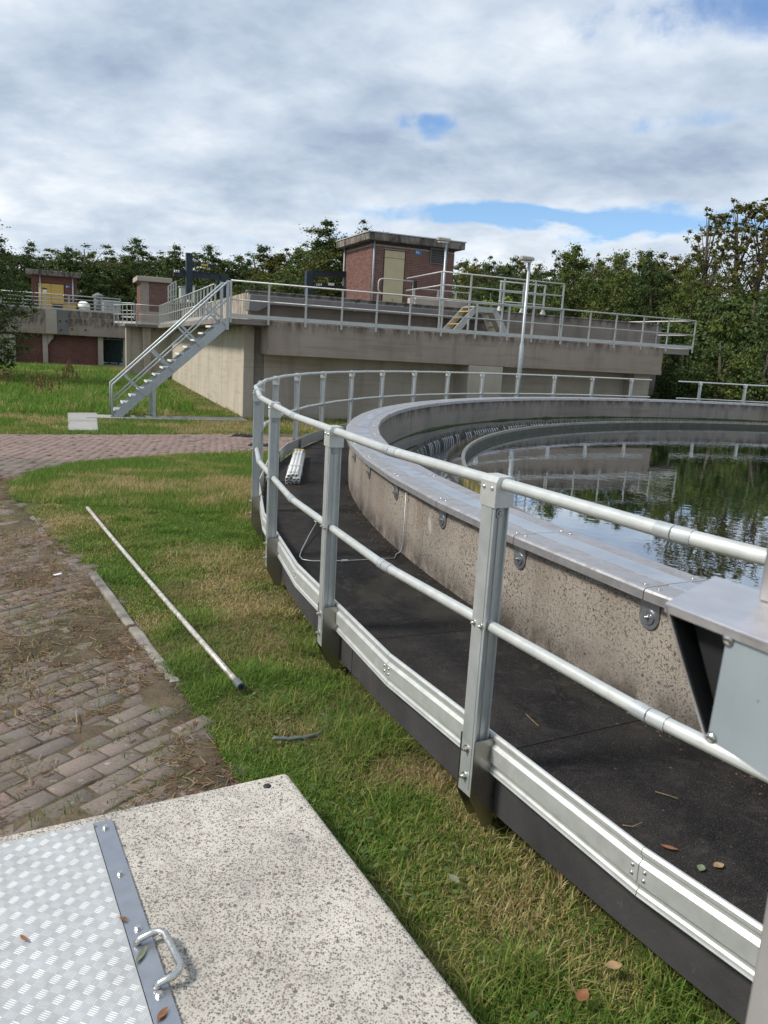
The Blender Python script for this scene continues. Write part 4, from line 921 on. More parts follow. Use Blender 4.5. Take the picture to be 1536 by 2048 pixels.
MB().tube([BL(BP(945,600,-.645)[0],-.645,ZT+.98),BL(BP(1020,606,-.645)[0],-.645,ZT+.98)],.02,8).build('guard_rail',M['galvanised_far'],step,smooth=True)
# ------------------------------------------------------------------ steel stair
sta=thing('steel_stair','galvanised steel stair climbing from the lawn to the side deck','stair',BL(-3.7,-.5,ZGR))
b0,b1=(-3.70,-.36),(-.74,2.40); run=Vector((b1[0]-b0[0],b1[1]-b0[1])); L=run.length; ru=run/L; rn=Vector((-ru.y,ru.x))
def SU(t,h): return (b0[0]+run.x*t+rn.x*h,b0[1]+run.y*t+rn.y*h)
for n in (-.86,-.06):
    q=[SU(0,.11),SU(1,.11),SU(1,-.11),SU(0,-.11)]; q[0]=(b0[0]-.10,-.352); q[3]=(b0[0]+.21,-.352)
    q[1]=(b1[0]+.02,b1[1]+.05); q[2]=(b1[0]+.02,b1[1]-.26)
    s=MB().prism([BL(u,n,z) for u,z in q],BN*.012).build('stringer',M['galvanised'],sta)
    nf=n-.003 if n<-.5 else n+.0155
    for k in range(13):
        for h in (-.05,.05):
            u,z=SU((k+.75+.18*(1 if h>0 else 0))/14,h*.9); MB().cyl(BL(u,nf,z),BL(u,nf-.008 if n<-.5 else nf+.008,z),.017,6).build('bolt',M['bar_steel'],s)
for k in range(13):
    t=(k+.8)/14; u,z=SU(t,.03); me=MB().bl(u-.13,u+.13,-.845,-.065,z-.018,z+.018); me.build('tread',M['galvanised'],sta)
    MB().bl(u-.142,u-.131,-.845,-.065,z-.030,z+.020).build('nosing',M['white_plastic'],sta)
for n in (-.90,-.02):
    top=[(-3.74,.50),(-.70,3.40),(-.45,ZRT)]
    MB().tube([BL(*q[:1],n,q[1]) for q in [(-3.74,-.35)]+top],.026,10).build('handrail',M['galvanised'],sta,smooth=True)
    MB().tube([BL(-3.74,n,.02),BL(-.72,n,2.92)],.020,8).build('mid_rail',M['galvanised'],sta,smooth=True)
    MB().bl(-.74,-.66,n-.012,n+.012,ZT-.32,ZRT).build('post',M['galvanised'],sta)
    for t in (.10,.34,.58,.80):
        u0_,z0_=-3.74+3.04*t,.50+2.90*t; e=Vector((.72,-.69))
        p=BL(u0_,n+(-.013 if n<-.5 else .013),z0_); q=BL(u0_+e.x*.80,n+(-.013 if n<-.5 else .013),z0_+e.y*.80)
        MB().bar(p,q,.012,.06,(0,0,1)).build('stanchion',M['galvanised'],sta)
    MB().bl(-2.70,-2.62,n-.012+.02,n+.012+.02,-.42,.62).build('leg',M['galvanised'],sta); MB().bl(-2.76,-2.56,n-.06,n+.10,-.352,-.338).build('foot_plate',M['galvanised'],sta)
# ------------------------------------------------------------------ brick house on the basin
def brick_face(o,du,L,z0,z1,outn,holes,name,parent,bl=.21,bhh=.052,j=.011,proud=.008,mat='shed_brick'):
    vs=[];fs=[]; row=0; z=z0
    while z+bhh<z1:
        x=-(row%2)*.11
        while x<L:
            a,b=max(x,0),min(x+bl,L)
            segs=[(a,b)]
            for h in holes:
                if z<h[3] and z+bhh>h[2]: segs=[s for (p_,q_) in segs for s in ((p_,min(q_,h[0]-.004)),(max(p_,h[1]+.004),q_)) if s[1]-s[0]>.02]
            for (a,b) in segs:
                if b-a<.02: continue
                pr=proud+random.gauss(0,.0012); q=[o+du*a+Vector((0,0,z)),o+du*b+Vector((0,0,z)),o+du*b+Vector((0,0,z+bhh)),o+du*a+Vector((0,0,z+bhh))]
                k=len(vs); vs+=q+[p+outn*pr for p in q]; fs+=[(k+4,k+5,k+6,k+7),(k,k+1,k+5,k+4),(k+1,k+2,k+6,k+5),(k+2,k+3,k+7,k+6),(k+3,k,k+4,k+7)]
            x+=bl+j
        z+=bhh+j; row+=1
    return stuff(MB().add(vs,fs).build(name,M[mat],parent))
NSH=6.0
uS0=BP(743,540,NSH)[0]; uS1=BP(907,540,NSH)[0]; zS1=BP(743,482,NSH)[1]; zR1=BP(745,466,NSH)[1]
shed=thing('brick_house','red brick house with cream door and flat concrete roof on the basin','brick building',BL(uS0,NSH,ZPAR))
# depth from the left wall's far edge
r=ray(687,540); best=min((abs((CAM+r*(((BO-CAM).dot(BN)+n/20)/r.dot(BN))-BO).dot(BU)-uS0),n/20) for n in range(130,320)); ND=best[1]
print('shed u',uS0,uS1,'depth',ND-NSH,'z',zS1,zR1)
MB().bl(uS0+.01,uS1-.01,NSH+.01,ND-.01,ZPAR-.02,zS1).build('wall',M['mortar'],shed)
dx0,dzt=BP(770,500,NSH); dx1,_=BP(810,505,NSH); vx0,vzt=BP(862,497,NSH); vx1,vzb=BP(893,529,NSH)
hol=[(dx0-uS0-.02,dx1-uS0+.02,0,dzt+.03),(vx0-uS0,vx1-uS0,vzb,vzt)]
brick_face(BL(uS0,NSH+.01,0),BU,uS1-uS0,ZPAR+.01,zS1-.09,-BN,hol,'brickwork',shed)
brick_face(BL(uS0+.01,NSH,0),BN,ND-NSH,ZPAR+.01,zS1-.09,-BU,[],'brickwork',shed)
brick_face(BL(uS1-.01,NSH,0),BN,ND-NSH,ZPAR+.01,zS1-.09,BU,[],'brickwork',shed)
MB().bl(uS0-.002,uS1+.002,NSH+.004,ND,zS1-.09,zS1+.02).build('eaves_board',M['door_frame_dark'],shed)
rf=MB().bl(uS0-.28,uS1+.30,NSH-.30,ND+.25,zS1+.021,zR1).build('roof',M['roof_concrete'],shed,bevel=.02)
MB().bl(uS0-.31,uS1+.33,NSH-.33,ND+.28,zR1,zR1+.035).build('roof_trim',M['galvanised_far'],rf)
d_=MB().bl(dx0,dx1,NSH-.012,NSH+.02,ZPAR+.0,dzt-.28).build('door',M['door_cream'],shed,bevel=.006)
MB().bl(dx0,dx1,NSH-.012,NSH+.02,dzt-.262,dzt).build('transom_panel',M['door_cream'],shed,bevel=.006)
MB().bl(dx0+.42,dx0+.46,NSH-.05,NSH-.013,ZPAR+.95-.6,ZPAR+1.10-.6).build('handle',M['bar_steel'],d_)
for (a,b) in ((dx0-.035,dx0-.002),(dx1+.002,dx1+.035)): MB().bl(a,b,NSH-.016,NSH+.03,ZPAR,dzt+.03).build('door_jamb',M['door_frame_dark'],shed)
MB().bl(dx0,dx1,NSH-.016,NSH+.03,dzt+.002,dzt+.03).build('lintel',M['door_frame_dark'],shed)
lv=MB().bl(vx0,vx1,NSH-.01,NSH+.006,vzb,vzt).build('vent',M['dark_inside'],shed)
for k in range(8):
    z=vzb+.04+(vzt-vzb-.06)*k/7.5; MB().prism([BL(vx0+.02,NSH-.012,z+.045),BL(vx0+.02,NSH-.06,z),BL(vx0+.02,NSH-.052,z-.004),BL(vx0+.02,NSH-.012,z+.034)],BU*(vx1-vx0-.04)).build('slat',M['duct_grey'],lv)
for (a,b,c_,e_) in ((vx0-.03,vx1+.03,vzb-.03,vzb+.01),(vx0-.03,vx1+.03,vzt-.01,vzt+.03),(vx0-.03,vx0+.01,vzb+.011,vzt-.011),(vx1-.01,vx1+.03,vzb+.011,vzt-.011)): MB().bl(a,b,NSH-.05,NSH+.004,c_,e_).build('vent_frame',M['duct_grey'],lv)
sg0,sz0=BP(831,500,NSH); sg1,sz1=BP(842.5,510,NSH)
sg=MB().bl(sg0,sg1,NSH-.018,NSH-.009,sz1,sz0).build('sign',M['sign_blue'],shed)
MB().bl(sg0+.03,sg0+.06,NSH-.0215,NSH-.0185,sz1+.05,sz0-.04).build('sign_mark',M['sign_white'],sg); MB().bl(sg0+.09,sg0+.15,NSH-.0215,NSH-.0185,sz1+.05,sz1+.09).build('sign_mark',M['sign_white'],sg); MB().bl(sg0+.10,sg0+.13,NSH-.0215,NSH-.0185,sz1+.11,sz0-.04).build('sign_mark',M['sign_white'],sg)
for (u,n) in ((uS0+.05,NSH-.05),(uS0-.05,ND-.2)): MB().cyl(BL(u,n,ZPAR),BL(u,n,zS1+.02),.04,10).build('downpipe',M['downpipe_grey'],shed,smooth=True)
# stained kerb block right of the house
MB_=MB().bl(BP(830,605,3.2)[0],BP(935,605,3.2)[0],3.2,3.9,ZPAR-.01,ZPAR+.42)
tag(MB_.build('concrete_plinth',M['concrete_pale'],None,bevel=.03),'low stained concrete plinth behind the crossing steps','plinth')
# lamps
def lamp(name,label,base,h1,h2,r1,r2,head_len,dirv,lean=0.0):
    t=thing(name,label,'lamp post',base); b=Vector(base); up=Vector((0,0,1))
    MB().tube([b,b+up*h1,b+up*(h1+.12),b+up*h2],[r1,r1,r2,r2],12).build('pole',M['galvanised'],t,smooth=True)
    top=b+up*h2; a=top-dirv*head_len*.72; c=top+dirv*head_len*.28; s=Vector((-dirv.y,dirv.x,0))
    MB().prism([a+up*.02+s*.10,a+up*.11+s*.08,a+up*.15,a+up*.11-s*.08,a+up*.02-s*.10],c-a).build('head',M['lamp_grey'],t,bevel=.02)
    MB().prism([a+dirv*.05+s*.085,a+dirv*.05-s*.085,a+dirv*.05-s*.06-up*.035,a+dirv*.05+s*.06-up*.035],(c-a)*.72+up*.0).build('diffuser',M['white_plastic'],t)
NLMP=-2.6; uL_,zt_=BP(1059,523,NLMP); b=BL(uL_,NLMP,ZGR); print('lamp',b,(b-TC).length,'h',zt_)
lamp('lamp_post','galvanised lamp post with small head between tank and basin',b,2.55,zt_+.4,.072,.045,.42,BU)
u_,z_=BP(893,484,3.0); lamp('lamp_post','thin lamp post in front of the brick house vent',BL(u_,3.0,ZPAR),.3,z_-ZPAR,.045,.04,.5,BU)
# cranes
def gantry(label,x0,x1,yt,yb,ybeam,n,low=None,tall=None):
    u0,z0=BP(x0,ybeam[0],n); u1,z1=BP(x1,ybeam[1],n); t=thing('hoist_frame',label,'hoist',BL(u0,n,ZPAR)); 
    MB().bl(u1-.22,u1+.08,n-.15,n+.15,ZPAR,z1+.05).build('column',M['dark_blue_steel'],t,bevel=.01)
    MB().bar(BL(u0,n,z0),BL(u1-.2,n,z1-.05),.14,.22).build('beam',M['dark_blue_steel'],t)
    MB().bar(BL(u0-.0,n,z0+.111),BL(u1-.2,n,z1+.061),.2,.02).build('flange',M['dark_blue_steel'],t)
    return t
g=gantry('dark blue hoist frame with tall column and yellow trolley',347,452,0,0,(545,553),9.0)
uc,zc=BP(377,507,9.0); MB().bl(uc-.12,uc+.12,8.7,8.98,ZPAR,zc).build('tall_column',M['dark_blue_steel'],g,bevel=.01)
ub1,zb1=BP(390,529,9.0); ub2,_=BP(430,533,9.0); MB().bl(ub1,ub2,8.9,9.1,zb1-.05,zb1+.06).build('jib',M['rubber_black'],g); ua1=BP(402,530,8.88)[0]; ua2=BP(416,530,8.88)[0]
MB().bl(ua1,ua2,8.86,8.895,zb1-.03,zb1+.04).build('trolley',M['signal_yellow'],g); MB().bar(BL(uc+.1,9,zc-.05),BL(ub1+.3,9,zb1+.05),.04,.05).build('tie_rod',M['rubber_black'],g)
for k in range(3): u=BP(349+4*k,543,8.8)[0]; z=BP(349,543,8.8)[1]; MB().bl(u,u+.03,8.78,8.9,z-.02,z+.07).build('hook_bolt',M['sign_white'],g)
g=gantry('dark blue hoist frame left of the brick house',690,622,0,0,(549,546),9.0)
u0,z0=BP(630,571,9.0); u1,_=BP(686,573,9.0); MB().bl(u0,u1,8.95,9.1,z0-.08,z0+.08).build('lower_beam',M['dark_blue_steel'],g)
u0,z0=BP(657,568,8.9); MB().bl(u0,u0+.25,8.90,8.945,z0-.05,z0+.05).build('name_plate',M['sign_white'],g)
for k in range(4): u,z=BP(633+3*k,570,8.9); MB().bl(u,u+.03,8.90,8.945,z-.03,z+.06).build('hook_bolt',M['sign_white'],g)
# grey drive cabinets among the side deck rails
for (x0,x1,y0,y1,n,lab) in ((376,390,572,592,11,'white drive cabinet behind the side deck railing'),(361,371,574,596,12.5,'slim grey drive cabinet behind the side deck railing')):
    u0,z1=BP(x0,y0,n); u1,z0=BP(x1,y1,n); t=thing('drive_cabinet',lab,'cabinet',BL(u0,n,ZPAR)); MB().bl(u0,u1,n,n+.5,ZPAR,z1).build('case',M['white_plastic'] if n==11 else M['cabinet_grey'],t,bevel=.03)
    MB().bl(u0-.03,u1+.03,n-.03,n+.53,z1,z1+.04).build('lid',M['cabinet_grey'],t)
tg=thing('tall_grating','tall steel grating screen beside the small brick kiosk','screen',BL(BP(345,560,13.5)[0],13.5,ZPAR))
u0,z1=BP(337,572,13.5); u1,z1b=BP(352,562,13.5)
for k in range(4): u=u0+(u1-u0)*k/3; MB().bl(u-.03,u+.03,13.5,13.53,ZPAR,z1+(z1b-z1)*k/3).build('bar',M['galvanised_far'],tg)
for f in (.0,.33,.66,1): a=ZPAR+(z1-ZPAR)*f; b_=ZPAR+(z1b-ZPAR)*f; MB().bar(BL(u0,13.48,a),BL(u1,13.48,b_),.03,.05).build('cross_bar',M['galvanised_far'],tg)
# small brick kiosk
NK=NE+1.2; k0,kz=BP(281,562,NK); k1,_=BP(338,566,NK)
ki=thing('brick_kiosk','small pale red brick kiosk with concrete roof on the far wing','brick building',BL(k0,NK,ZT))
MB().bl(k0+.01,k1-.01,NK+.01,NK+2.2,ZT-.1,kz).build('wall',M['mortar'],ki)
kc=brick_face(BL(k0+.45,NK+.012,0),BU,k1-k0-.45,ZT+.75,kz,-BN,[],'brickwork',ki); brick_face(BL(k0+.012,NK,0),BN,2.2,ZT+.2,kz,-BU,[],'brickwork',ki)
MB().bl(k0,k1,NK-.01,NK+.008,ZT,ZT+.72).build('plinth',M['concrete_pale'],ki); MB().bl(k0-.2,k1+.15,NK-.2,NK+2.4,kz+.002,kz+.26).build('roof',M['concrete_pale'],ki,bevel=.02)
# ------------------------------------------------------------------ far left basin
q=ZP(90,727,ZGR)-BO; NL=q.dot(BN); print('left n',NL,'d',ZP(90,727,ZGR).length)
def LX(px,py,dn=0): return BP(px,py,NL+dn)
lb=thing('far_basin','distant concrete basin with brick infill bays under a deep beam','building',BL(LX(150,727)[0],NL,ZGR))
uA=LX(-90,700)[0]; uB=LX(253,700)[0]; zb1=LX(150,671)[1]; zb2=LX(150,634)[1]; zb3=LX(150,622)[1]
MB().bl(uA,uB,NL-.5,NL+3,zb1,zb2).build('beam',M['concrete_front'],lb,bevel=.03); MB().bl(uA,uB-.5,NL-.35,NL+3,zb2+.003,zb3).build('upper_band',M['concrete_front'],lb,bevel=.03)
MB().bl(LX(92,650)[0],LX(114,650)[0],NL-.53,NL-.49,zb1+.05,zb3-.02).build('beam_panel',M['concrete_pale'],lb); MB().bl(LX(115,650)[0],LX(137,650)[0],NL-.53,NL-.49,zb1+.05,zb3-.02).build('beam_panel',M['duct_grey'],lb)
for (x,y) in ((120,642),(133,642),(143,640),(170,642),(122,660),(144,658),(171,660),(224,647)):
    u,z=LX(x,y,-.53); MB().cyl(BL(u,NL-.60,z),BL(u,NL-.525,z),.06,8).build('anchor',M['door_frame_dark'],lb)
for (x0,x1) in ((33,85.5),(96,196)): MB().bl(LX(x0,700)[0],LX(x1,700)[0],NL+.15,NL+.5,-.8,zb1).build('brick_infill',M['far_brick'],lb)
for (x0,x1) in ((85.5,96),(196,206.5),(247,254)): MB().bl(LX(x0,700)[0],LX(x1,700)[0],NL-.1,NL+.6,-.8,zb1-.003).build('column',M['concrete_pale'],lb,bevel=.02)
u0,z0=LX(96,677); u1,_=LX(107,677); MB().prism([BL(u0,NL-.1,zb1-.003),BL(u1,NL-.1,zb1-.003),BL(u1,NL-.1,z0+.05),BL(u0+.2,NL-.1,z0-.1),BL(u0,NL-.1,z0-.4)],BN*.5).build('haunch',M['concrete_pale'],lb)
MB().bl(LX(-90,700)[0],LX(32,700)[0],NL-.6,NL+2,-.8,LX(20,668)[1]).build('end_block',M['concrete_pale'],lb,bevel=.03)
MB().bl(uA,LX(200,700)[0],NL+.6,NL+14,-.8,zb3-.02).build('basin_body',M['concrete_dark'],lb)
lr=thing('walkway_railing','galvanised railing along the far basin in front of the orange doors','railing',BL(LX(150,620)[0],NL-.3,zb3))
u0,u1=LX(-60,600,-.3)[0],LX(241,600,-.3)[0]
flat_rail(lr,[(u0,NL-.3),(u1,NL-.3)],[(LX(x,605,-.3)[0],NL-.3) for x in (2,46,90,138,190,203,240)],zb3,True,True,.04,.09,'galvanised_far',1.0,-.05,(.28,.52,.76))
flat_rail(lr,[(u1,NL-.3),(LX(256,612,-.3)[0]+.3,NL-1.5)],[(LX(256,612,-.3)[0]+.3,NL-1.5)],zb3-.25,True,True,.035,.08)
DN=5.0; u0,z1=LX(62,549,DN); u1,_=LX(153,556,DN)
ls=thing('brick_house','distant brick house with wide orange double doors','brick building',BL(u0,NL+DN,zb3))
MB().bl(u0,u1,NL+DN,NL+DN+4,zb3-.4,z1).build('wall',M['far_brick'],ls); MB().bl(u0-.35,u1+.3,NL+DN-.4,NL+DN+4.3,z1+.003,z1+.36).build('roof',M['roof_concrete'],ls,bevel=.03)
a,zt_=LX(76,566,DN); b_,_=LX(127,569,DN); mdl=(a+b_)/2
MB().bl(a-.08,b_+.08,NL+DN-.03,NL+DN+.01,zb3-.3,zt_+.08).build('door_frame',M['door_frame_dark'],ls)
for (p,q_) in ((a,mdl-.01),(mdl+.01,b_)): MB().bl(p,q_,NL+DN-.06,NL+DN-.031,zb3-.3,zt_).build('door',M['door_orange'],ls)
p,q_=LX(84,577,DN)[0],LX(94,577,DN)[0]; zz=LX(88,577,DN)[1]; MB().bl(p,q_,NL+DN-.075,NL+DN-.061,zz-.04,zz+.04).build('door_label',M['door_frame_dark'],ls); MB().bl(p+.05,q_-.02,NL+DN-.075,NL+DN-.061,zz-.28,zz-.10).build('door_label',M['sign_white'],ls)
p,z_=LX(132,571,DN); q_,zz=LX(140,576,DN); MB().bl(p,q_,NL+DN-.03,NL+DN-.002,zz,z_).build('sign',M['sign_blue'],ls); MB().bl(p,p+.08,NL+DN-.036,NL+DN-.031,zz+.02,z_-.02).build('sign_mark',M['sign_white'],ls)
for x in (80,145): u=LX(x,560,DN)[0]; MB().cyl(BL(u,NL+DN-.12,zb3-.3),BL(u,NL+DN-.12,z1),.055,8).build('downpipe',M['galvanised_far'],ls,smooth=True)
# plant on the far deck
def deckbox(name,label,cat,x0,x1,y0,mat,dn=1.2,dep=.7,door=False):
    u0,z1=LX(x0,y0,dn); u1,_=LX(x1,y0,dn); t=thing(name,label,cat,BL(u0,NL+dn,zb3)); MB().bl(u0,u1,NL+dn,NL+dn+dep,zb3,z1).build('case',M[mat],t,bevel=.03)
    if door:
        for k in range(2): MB().bl(u0+.08+k*(u1-u0-.1)/2,u0+(k+1)*(u1-u0-.1)/2,NL+dn-.03,NL+dn-.002,zb3+.1,z1-.1).build('door',M[mat],t,bevel=.01); MB().bl(u0+.3+k*.5,u0+.34+k*.5,NL+dn-.06,NL+dn-.031,zb3+.4,zb3+.55).build('handle',M['rubber_black'],t)
    else: MB().bl(u0-.04,u1+.04,NL+dn-.04,NL+dn+dep+.04,z1+.001,z1+.06).build('lid',M[mat],t)
    return t
deckbox('cabinet','grey double-door cabinet at the end of the far basin railing','cabinet',206,241,600,'cabinet_grey',.6,.7,True)
deckbox('yellow_crate','low yellow crate behind the far basin railing','crate',126,152,608,'door_orange'); deckbox('motor_unit','low black motor unit behind the far basin railing','motor',105,125,609,'rubber_black')
def blob(c,r,name,mat,label,cat,seed,sq=(1,1,.8)):
    rn_=random.Random(seed); vs=[];fs=[];a=10;b=14
    for i in range(a+1):
        for j in range(b):
            t=pi*i/a; p=2*pi*j/b; k=1+.12*math.sin(3*p+seed)*math.sin(2*t)+rn_.uniform(-.05,.05); vs.append(c+Vector((r*sq[0]*k*math.sin(t)*math.cos(p),r*sq[1]*k*math.sin(t)*math.sin(p),r*sq[2]*k*math.cos(t))))
    for i in range(a):
        for j in range(b): fs.append((i*b+j,i*b+(j+1)%b,(i+1)*b+(j+1)%b,(i+1)*b+j))
    t=thing(name,label,cat,c-Vector((0,0,r*sq[2]))); MB().add(vs,fs).build('cover',M[mat],t,smooth=True); MB().tube([c-Vector((0,0,r*sq[2])),c-Vector((0,0,r*sq[2]*.55))],[r*.9,r*.8],12).build('base',M['cabinet_grey'],t); return t
u,z=LX(168,607,1.5); blob(BL(u,NL+1.5,zb3+.36),.42,'covered_valve','white_plastic','white sheet-covered valve behind the far basin railing','valve',3,(1,1,.9))
u,z=LX(196,594,3.0); t=thing('vent_hood','dark grey cone-roofed vent hood behind the far cabinet','vent',BL(u,NL+3,zb3)); MB().cyl(BL(u,NL+3,zb3),BL(u,NL+3,z),.30,14).build('duct',M['duct_grey'],t,smooth=True); MB().tube([BL(u,NL+3,z+.01),BL(u,NL+3,z+.12),BL(u,NL+3,z+.30)],[.42,.40,.04],14).build('cowl',M['duct_grey'],t)
# green container seen under the beam
u0,z1=LX(209,681,3.5); u1,_=LX(244,681,3.5); t=thing('container','dark green waste container under the far basin beam','container',BL(u0,NL+3.5,ZGR))
MB().bl(u0,u1,NL+3.5,NL+6,ZGR+.15,z1).build('body',M['skip_green'],t,bevel=.03)
for k in range(6): u=u0+(u1-u0)*(k+.3)/6; MB().bl(u,u+.1,NL+3.44,NL+3.499,ZGR+.2,z1-.1).build('rib',M['skip_green'],t)
MB().bl(u0-.04,u1+.04,NL+3.42,NL+6.04,z1+.001,z1+.09).build('rim',M['skip_green'],t)
for u in (u0+.3,u1-.3): MB().cyl(BL(u,NL+3.6,ZGR+.075),BL(u+.1,NL+3.6,ZGR+.075),.075,10).build('wheel',M['rubber_black'],t)
yd=struct(MB().bl(LX(207,730)[0],LX(262,730)[0],NL-1.0,NL+22,ZGR-.1,ZGR+.02).build('yard',M['concrete_path']),'concrete yard under the far basin')
# ================================================================== grass and small plants
def grow(P,h,w,lean,az,tint,name,label,segs=2,parent=None,curve=.5):
    """one bent tapering blade per row of P; everything here is grass nobody could count"""
    n=len(P); dx,dy=np.cos(az),np.sin(az); sx_,sy_=-dy,dx
    if segs==2:
        V=np.zeros((n,5,3)); fr=((0,1.0),(.55,.75)); k=0
        for t,wf in fr:
            off=lean*h*(t**1.8); z=h*t*(1-.25*np.minimum(lean,1.2)*t*curve)
            for s in (-1,1):
                V[:,k,0]=P[:,0]+dx*off+sx_*s*w*wf*.5; V[:,k,1]=P[:,1]+dy*off+sy_*s*w*wf*.5; V[:,k,2]=P[:,2]+z; k+=1
        V[:,4,0]=P[:,0]+dx*lean*h; V[:,4,1]=P[:,1]+dy*lean*h; V[:,4,2]=P[:,2]+h*(1-.45*np.minimum(lean,1.2)*curve)
        f=np.array([(0,1,3),(0,3,2),(2,3,4)]); m=5
    else:
        V=np.zeros((n,3,3))
        for k,s in enumerate((-1,1)): V[:,k,0]=P[:,0]+sx_*s*w*.5; V[:,k,1]=P[:,1]+sy_*s*w*.5; V[:,k,2]=P[:,2]
        V[:,2,0]=P[:,0]+dx*lean*h; V[:,2,1]=P[:,1]+dy*lean*h; V[:,2,2]=P[:,2]+h
        f=np.array([(0,1,2)]); m=3
    F=(f[None]+(np.arange(n)*m)[:,None,None]).reshape(-1,3)
    C_=np.ones((n,m,4)); C_[:,:,:3]=tint[:,None,:]
    o=put(fastmesh(name,V.reshape(-1,3),F,M['grass_blade'],cols=C_.reshape(-1,4)),name,parent); return stuff(o,label,'grass' if parent is None else None)
def palette(x,y,n,dryness=0.0,seed=1):
    """green to straw, in patches"""
    patch=.6*vnoise(x,y,.9,seed)+.4*vnoise(x,y,.28,seed+1)+dryness
    g=np.array([[.085,.160,.022],[.115,.190,.032],[.150,.205,.042],[.070,.130,.022]])[RNG.integers(0,4,n)]
    yl=np.array([[.230,.225,.062],[.265,.235,.085],[.195,.210,.055]])[RNG.integers(0,3,n)]
    st=np.array([[.38,.30,.155],[.32,.24,.12],[.42,.34,.19],[.26,.18,.09]])[RNG.integers(0,4,n)]
    u=RNG.random(n); fy=np.clip((patch-.42)*2.2,0,1); fs_=np.clip((patch-.58)*2.4,0,.85)
    c=np.where((u<fy)[:,None],yl,g); u2=RNG.random(n); c=np.where((u2<fs_)[:,None],st,c)
    return np.minimum(c*RNG.uniform(1.0,1.7,n)[:,None],.6),patch
def lawn_mask(X,Y):
    r=np.hypot(X-TC.x,Y-TC.y); da=(X-s0[0])*sA[0]+(Y-s0[1])*sA[1]; db=(X-s0[0])*sB[0]+(Y-s0[1])*sB[1]
    return (~inpoly(X,Y,PV))&(r>15.50)&~((da>-.004)&(db>-.004)&(da<2.5)&(db<2.3))
def scatter(x0,x1,y0,y1,n,extra=None,m=90):
    X=RNG.uniform(x0,x1,n); Y=RNG.uniform(y0,y1,n); k=lawn_mask(X,Y) if extra is None else extra(X,Y); X,Y=X[k],Y[k]
    P=np.stack([X,Y,zg(X,Y)],1); k=inframe(P,m); return P[k]
def dens(P,f): k=RNG.random(len(P))<f; return P[k]
# near lawn (between paving, slab and walkway)
P=np.concatenate([scatter(-1.4,2.4,.7,3.2,260000),scatter(-2.4,1.4,3.2,5.2,150000),scatter(-3.6,.8,5.2,8.2,190000)])
n=len(P); tint,patch=palette(P[:,0],P[:,1],n,.09,3)
r=np.hypot(P[:,0]-TC.x,P[:,1]-TC.y); edge_=np.clip(1-(r-15.5)/.9,0,1); dist=np.hypot(P[:,0],P[:,1])
hgt_=RNG.gamma(5,.0085,n)*(.62+.45*edge_+1.0*np.clip((vnoise(P[:,0],P[:,1],.20,9)-.58)*5,0,1))*np.where(patch>.62,.75,1.0); hgt_=np.clip(hgt_*.75,.012,.12)*np.where(dist>5.2,.72,1)
# bare soil shows in places
keep=~((vnoise(P[:,0],P[:,1],.35,21)>.84)&(RNG.random(n)<.55)); keep&=~((r<15.60)&(RNG.random(n)<.75))
k=keep; grow(P[k],hgt_[k],(.0032+.0022*RNG.random(n)[k])*np.where(dist[k]>5,1.5,1),RNG.gamma(2.2,.35,n)[k],RNG.uniform(0,6.283,n)[k],tint[k],'grass','clumpy green and straw-coloured grass beside the walkway')
print('near blades',k.sum())
# middle lawn
P=scatter(-7.0,1.0,8.2,14.5,300000); n=len(P); tint,patch=palette(P[:,0],P[:,1],n,.07,3)
grow(P,np.clip(RNG.gamma(5,.0075,n),.012,.09),.006+.004*RNG.random(n),RNG.gamma(2,.3,n),RNG.uniform(0,6.28,n),tint,'grass','mown grass between the brick road and the round tank',1); print('mid blades',n)
# far lawn beyond the road and along the pale wall
tall=[GP(*q) for q in ((-140,738),(60,735),(215,741),(300,757),(352,785),(392,824),(300,834),(180,832),(0,829),(-160,827))]; TALL=[(p.x,p.y) for p in tall]
def farmask(X,Y):
    b=(X-BO.x)*BU.x+(Y-BO.y)*BU.y; nn=(X-BO.x)*BN.x+(Y-BO.y)*BN.y
    pathm=inpoly(X,Y,PATHPOLY)|((b>-4.2)&(b<0)&(nn>-1.17)&(nn<-.28))
    return lawn_mask(X,Y)&~((b>SK*nn-.02)&(nn>-.03))&~pathm&(nn<NL-.2)
P=np.concatenate([scatter(-16,7,14.0,26,330000,farmask),scatter(-34,-2,26,62,150000,farmask)]); tl=inpoly(P[:,0],P[:,1],TALL); P=P[~tl]; n=len(P)
tint,patch=palette(P[:,0],P[:,1],n,.12,5); d_=np.hypot(P[:,0],P[:,1])
grow(P,np.clip(RNG.gamma(5,.008,n),.015,.09)*(1+d_/60),(.008+.005*RNG.random(n))*(1+d_/40),RNG.gamma(2,.3,n),RNG.uniform(0,6.28,n),tint,'grass','mown grass around the steel stair and far basin',1); print('far blades',n)
P=scatter(-34,0,16,60,420000,lambda X,Y:farmask(X,Y)&inpoly(X,Y,TALL)); n=len(P); tint,patch=palette(P[:,0],P[:,1],n,-.03,7); d_=np.hypot(P[:,0],P[:,1])
tint*=np.array([.95,1.05,.9])
grow(P,np.clip(RNG.gamma(6,.034,n),.06,.42)*(.6+.7*vnoise(P[:,0],P[:,1],1.3,8)),(.010+.008*RNG.random(n))*(1+d_/60),RNG.gamma(2.5,.25,n),RNG.uniform(0,6.28,n),tint,'long_grass','patch of long lush grass left unmown before the far basin',2); print('tall',n)
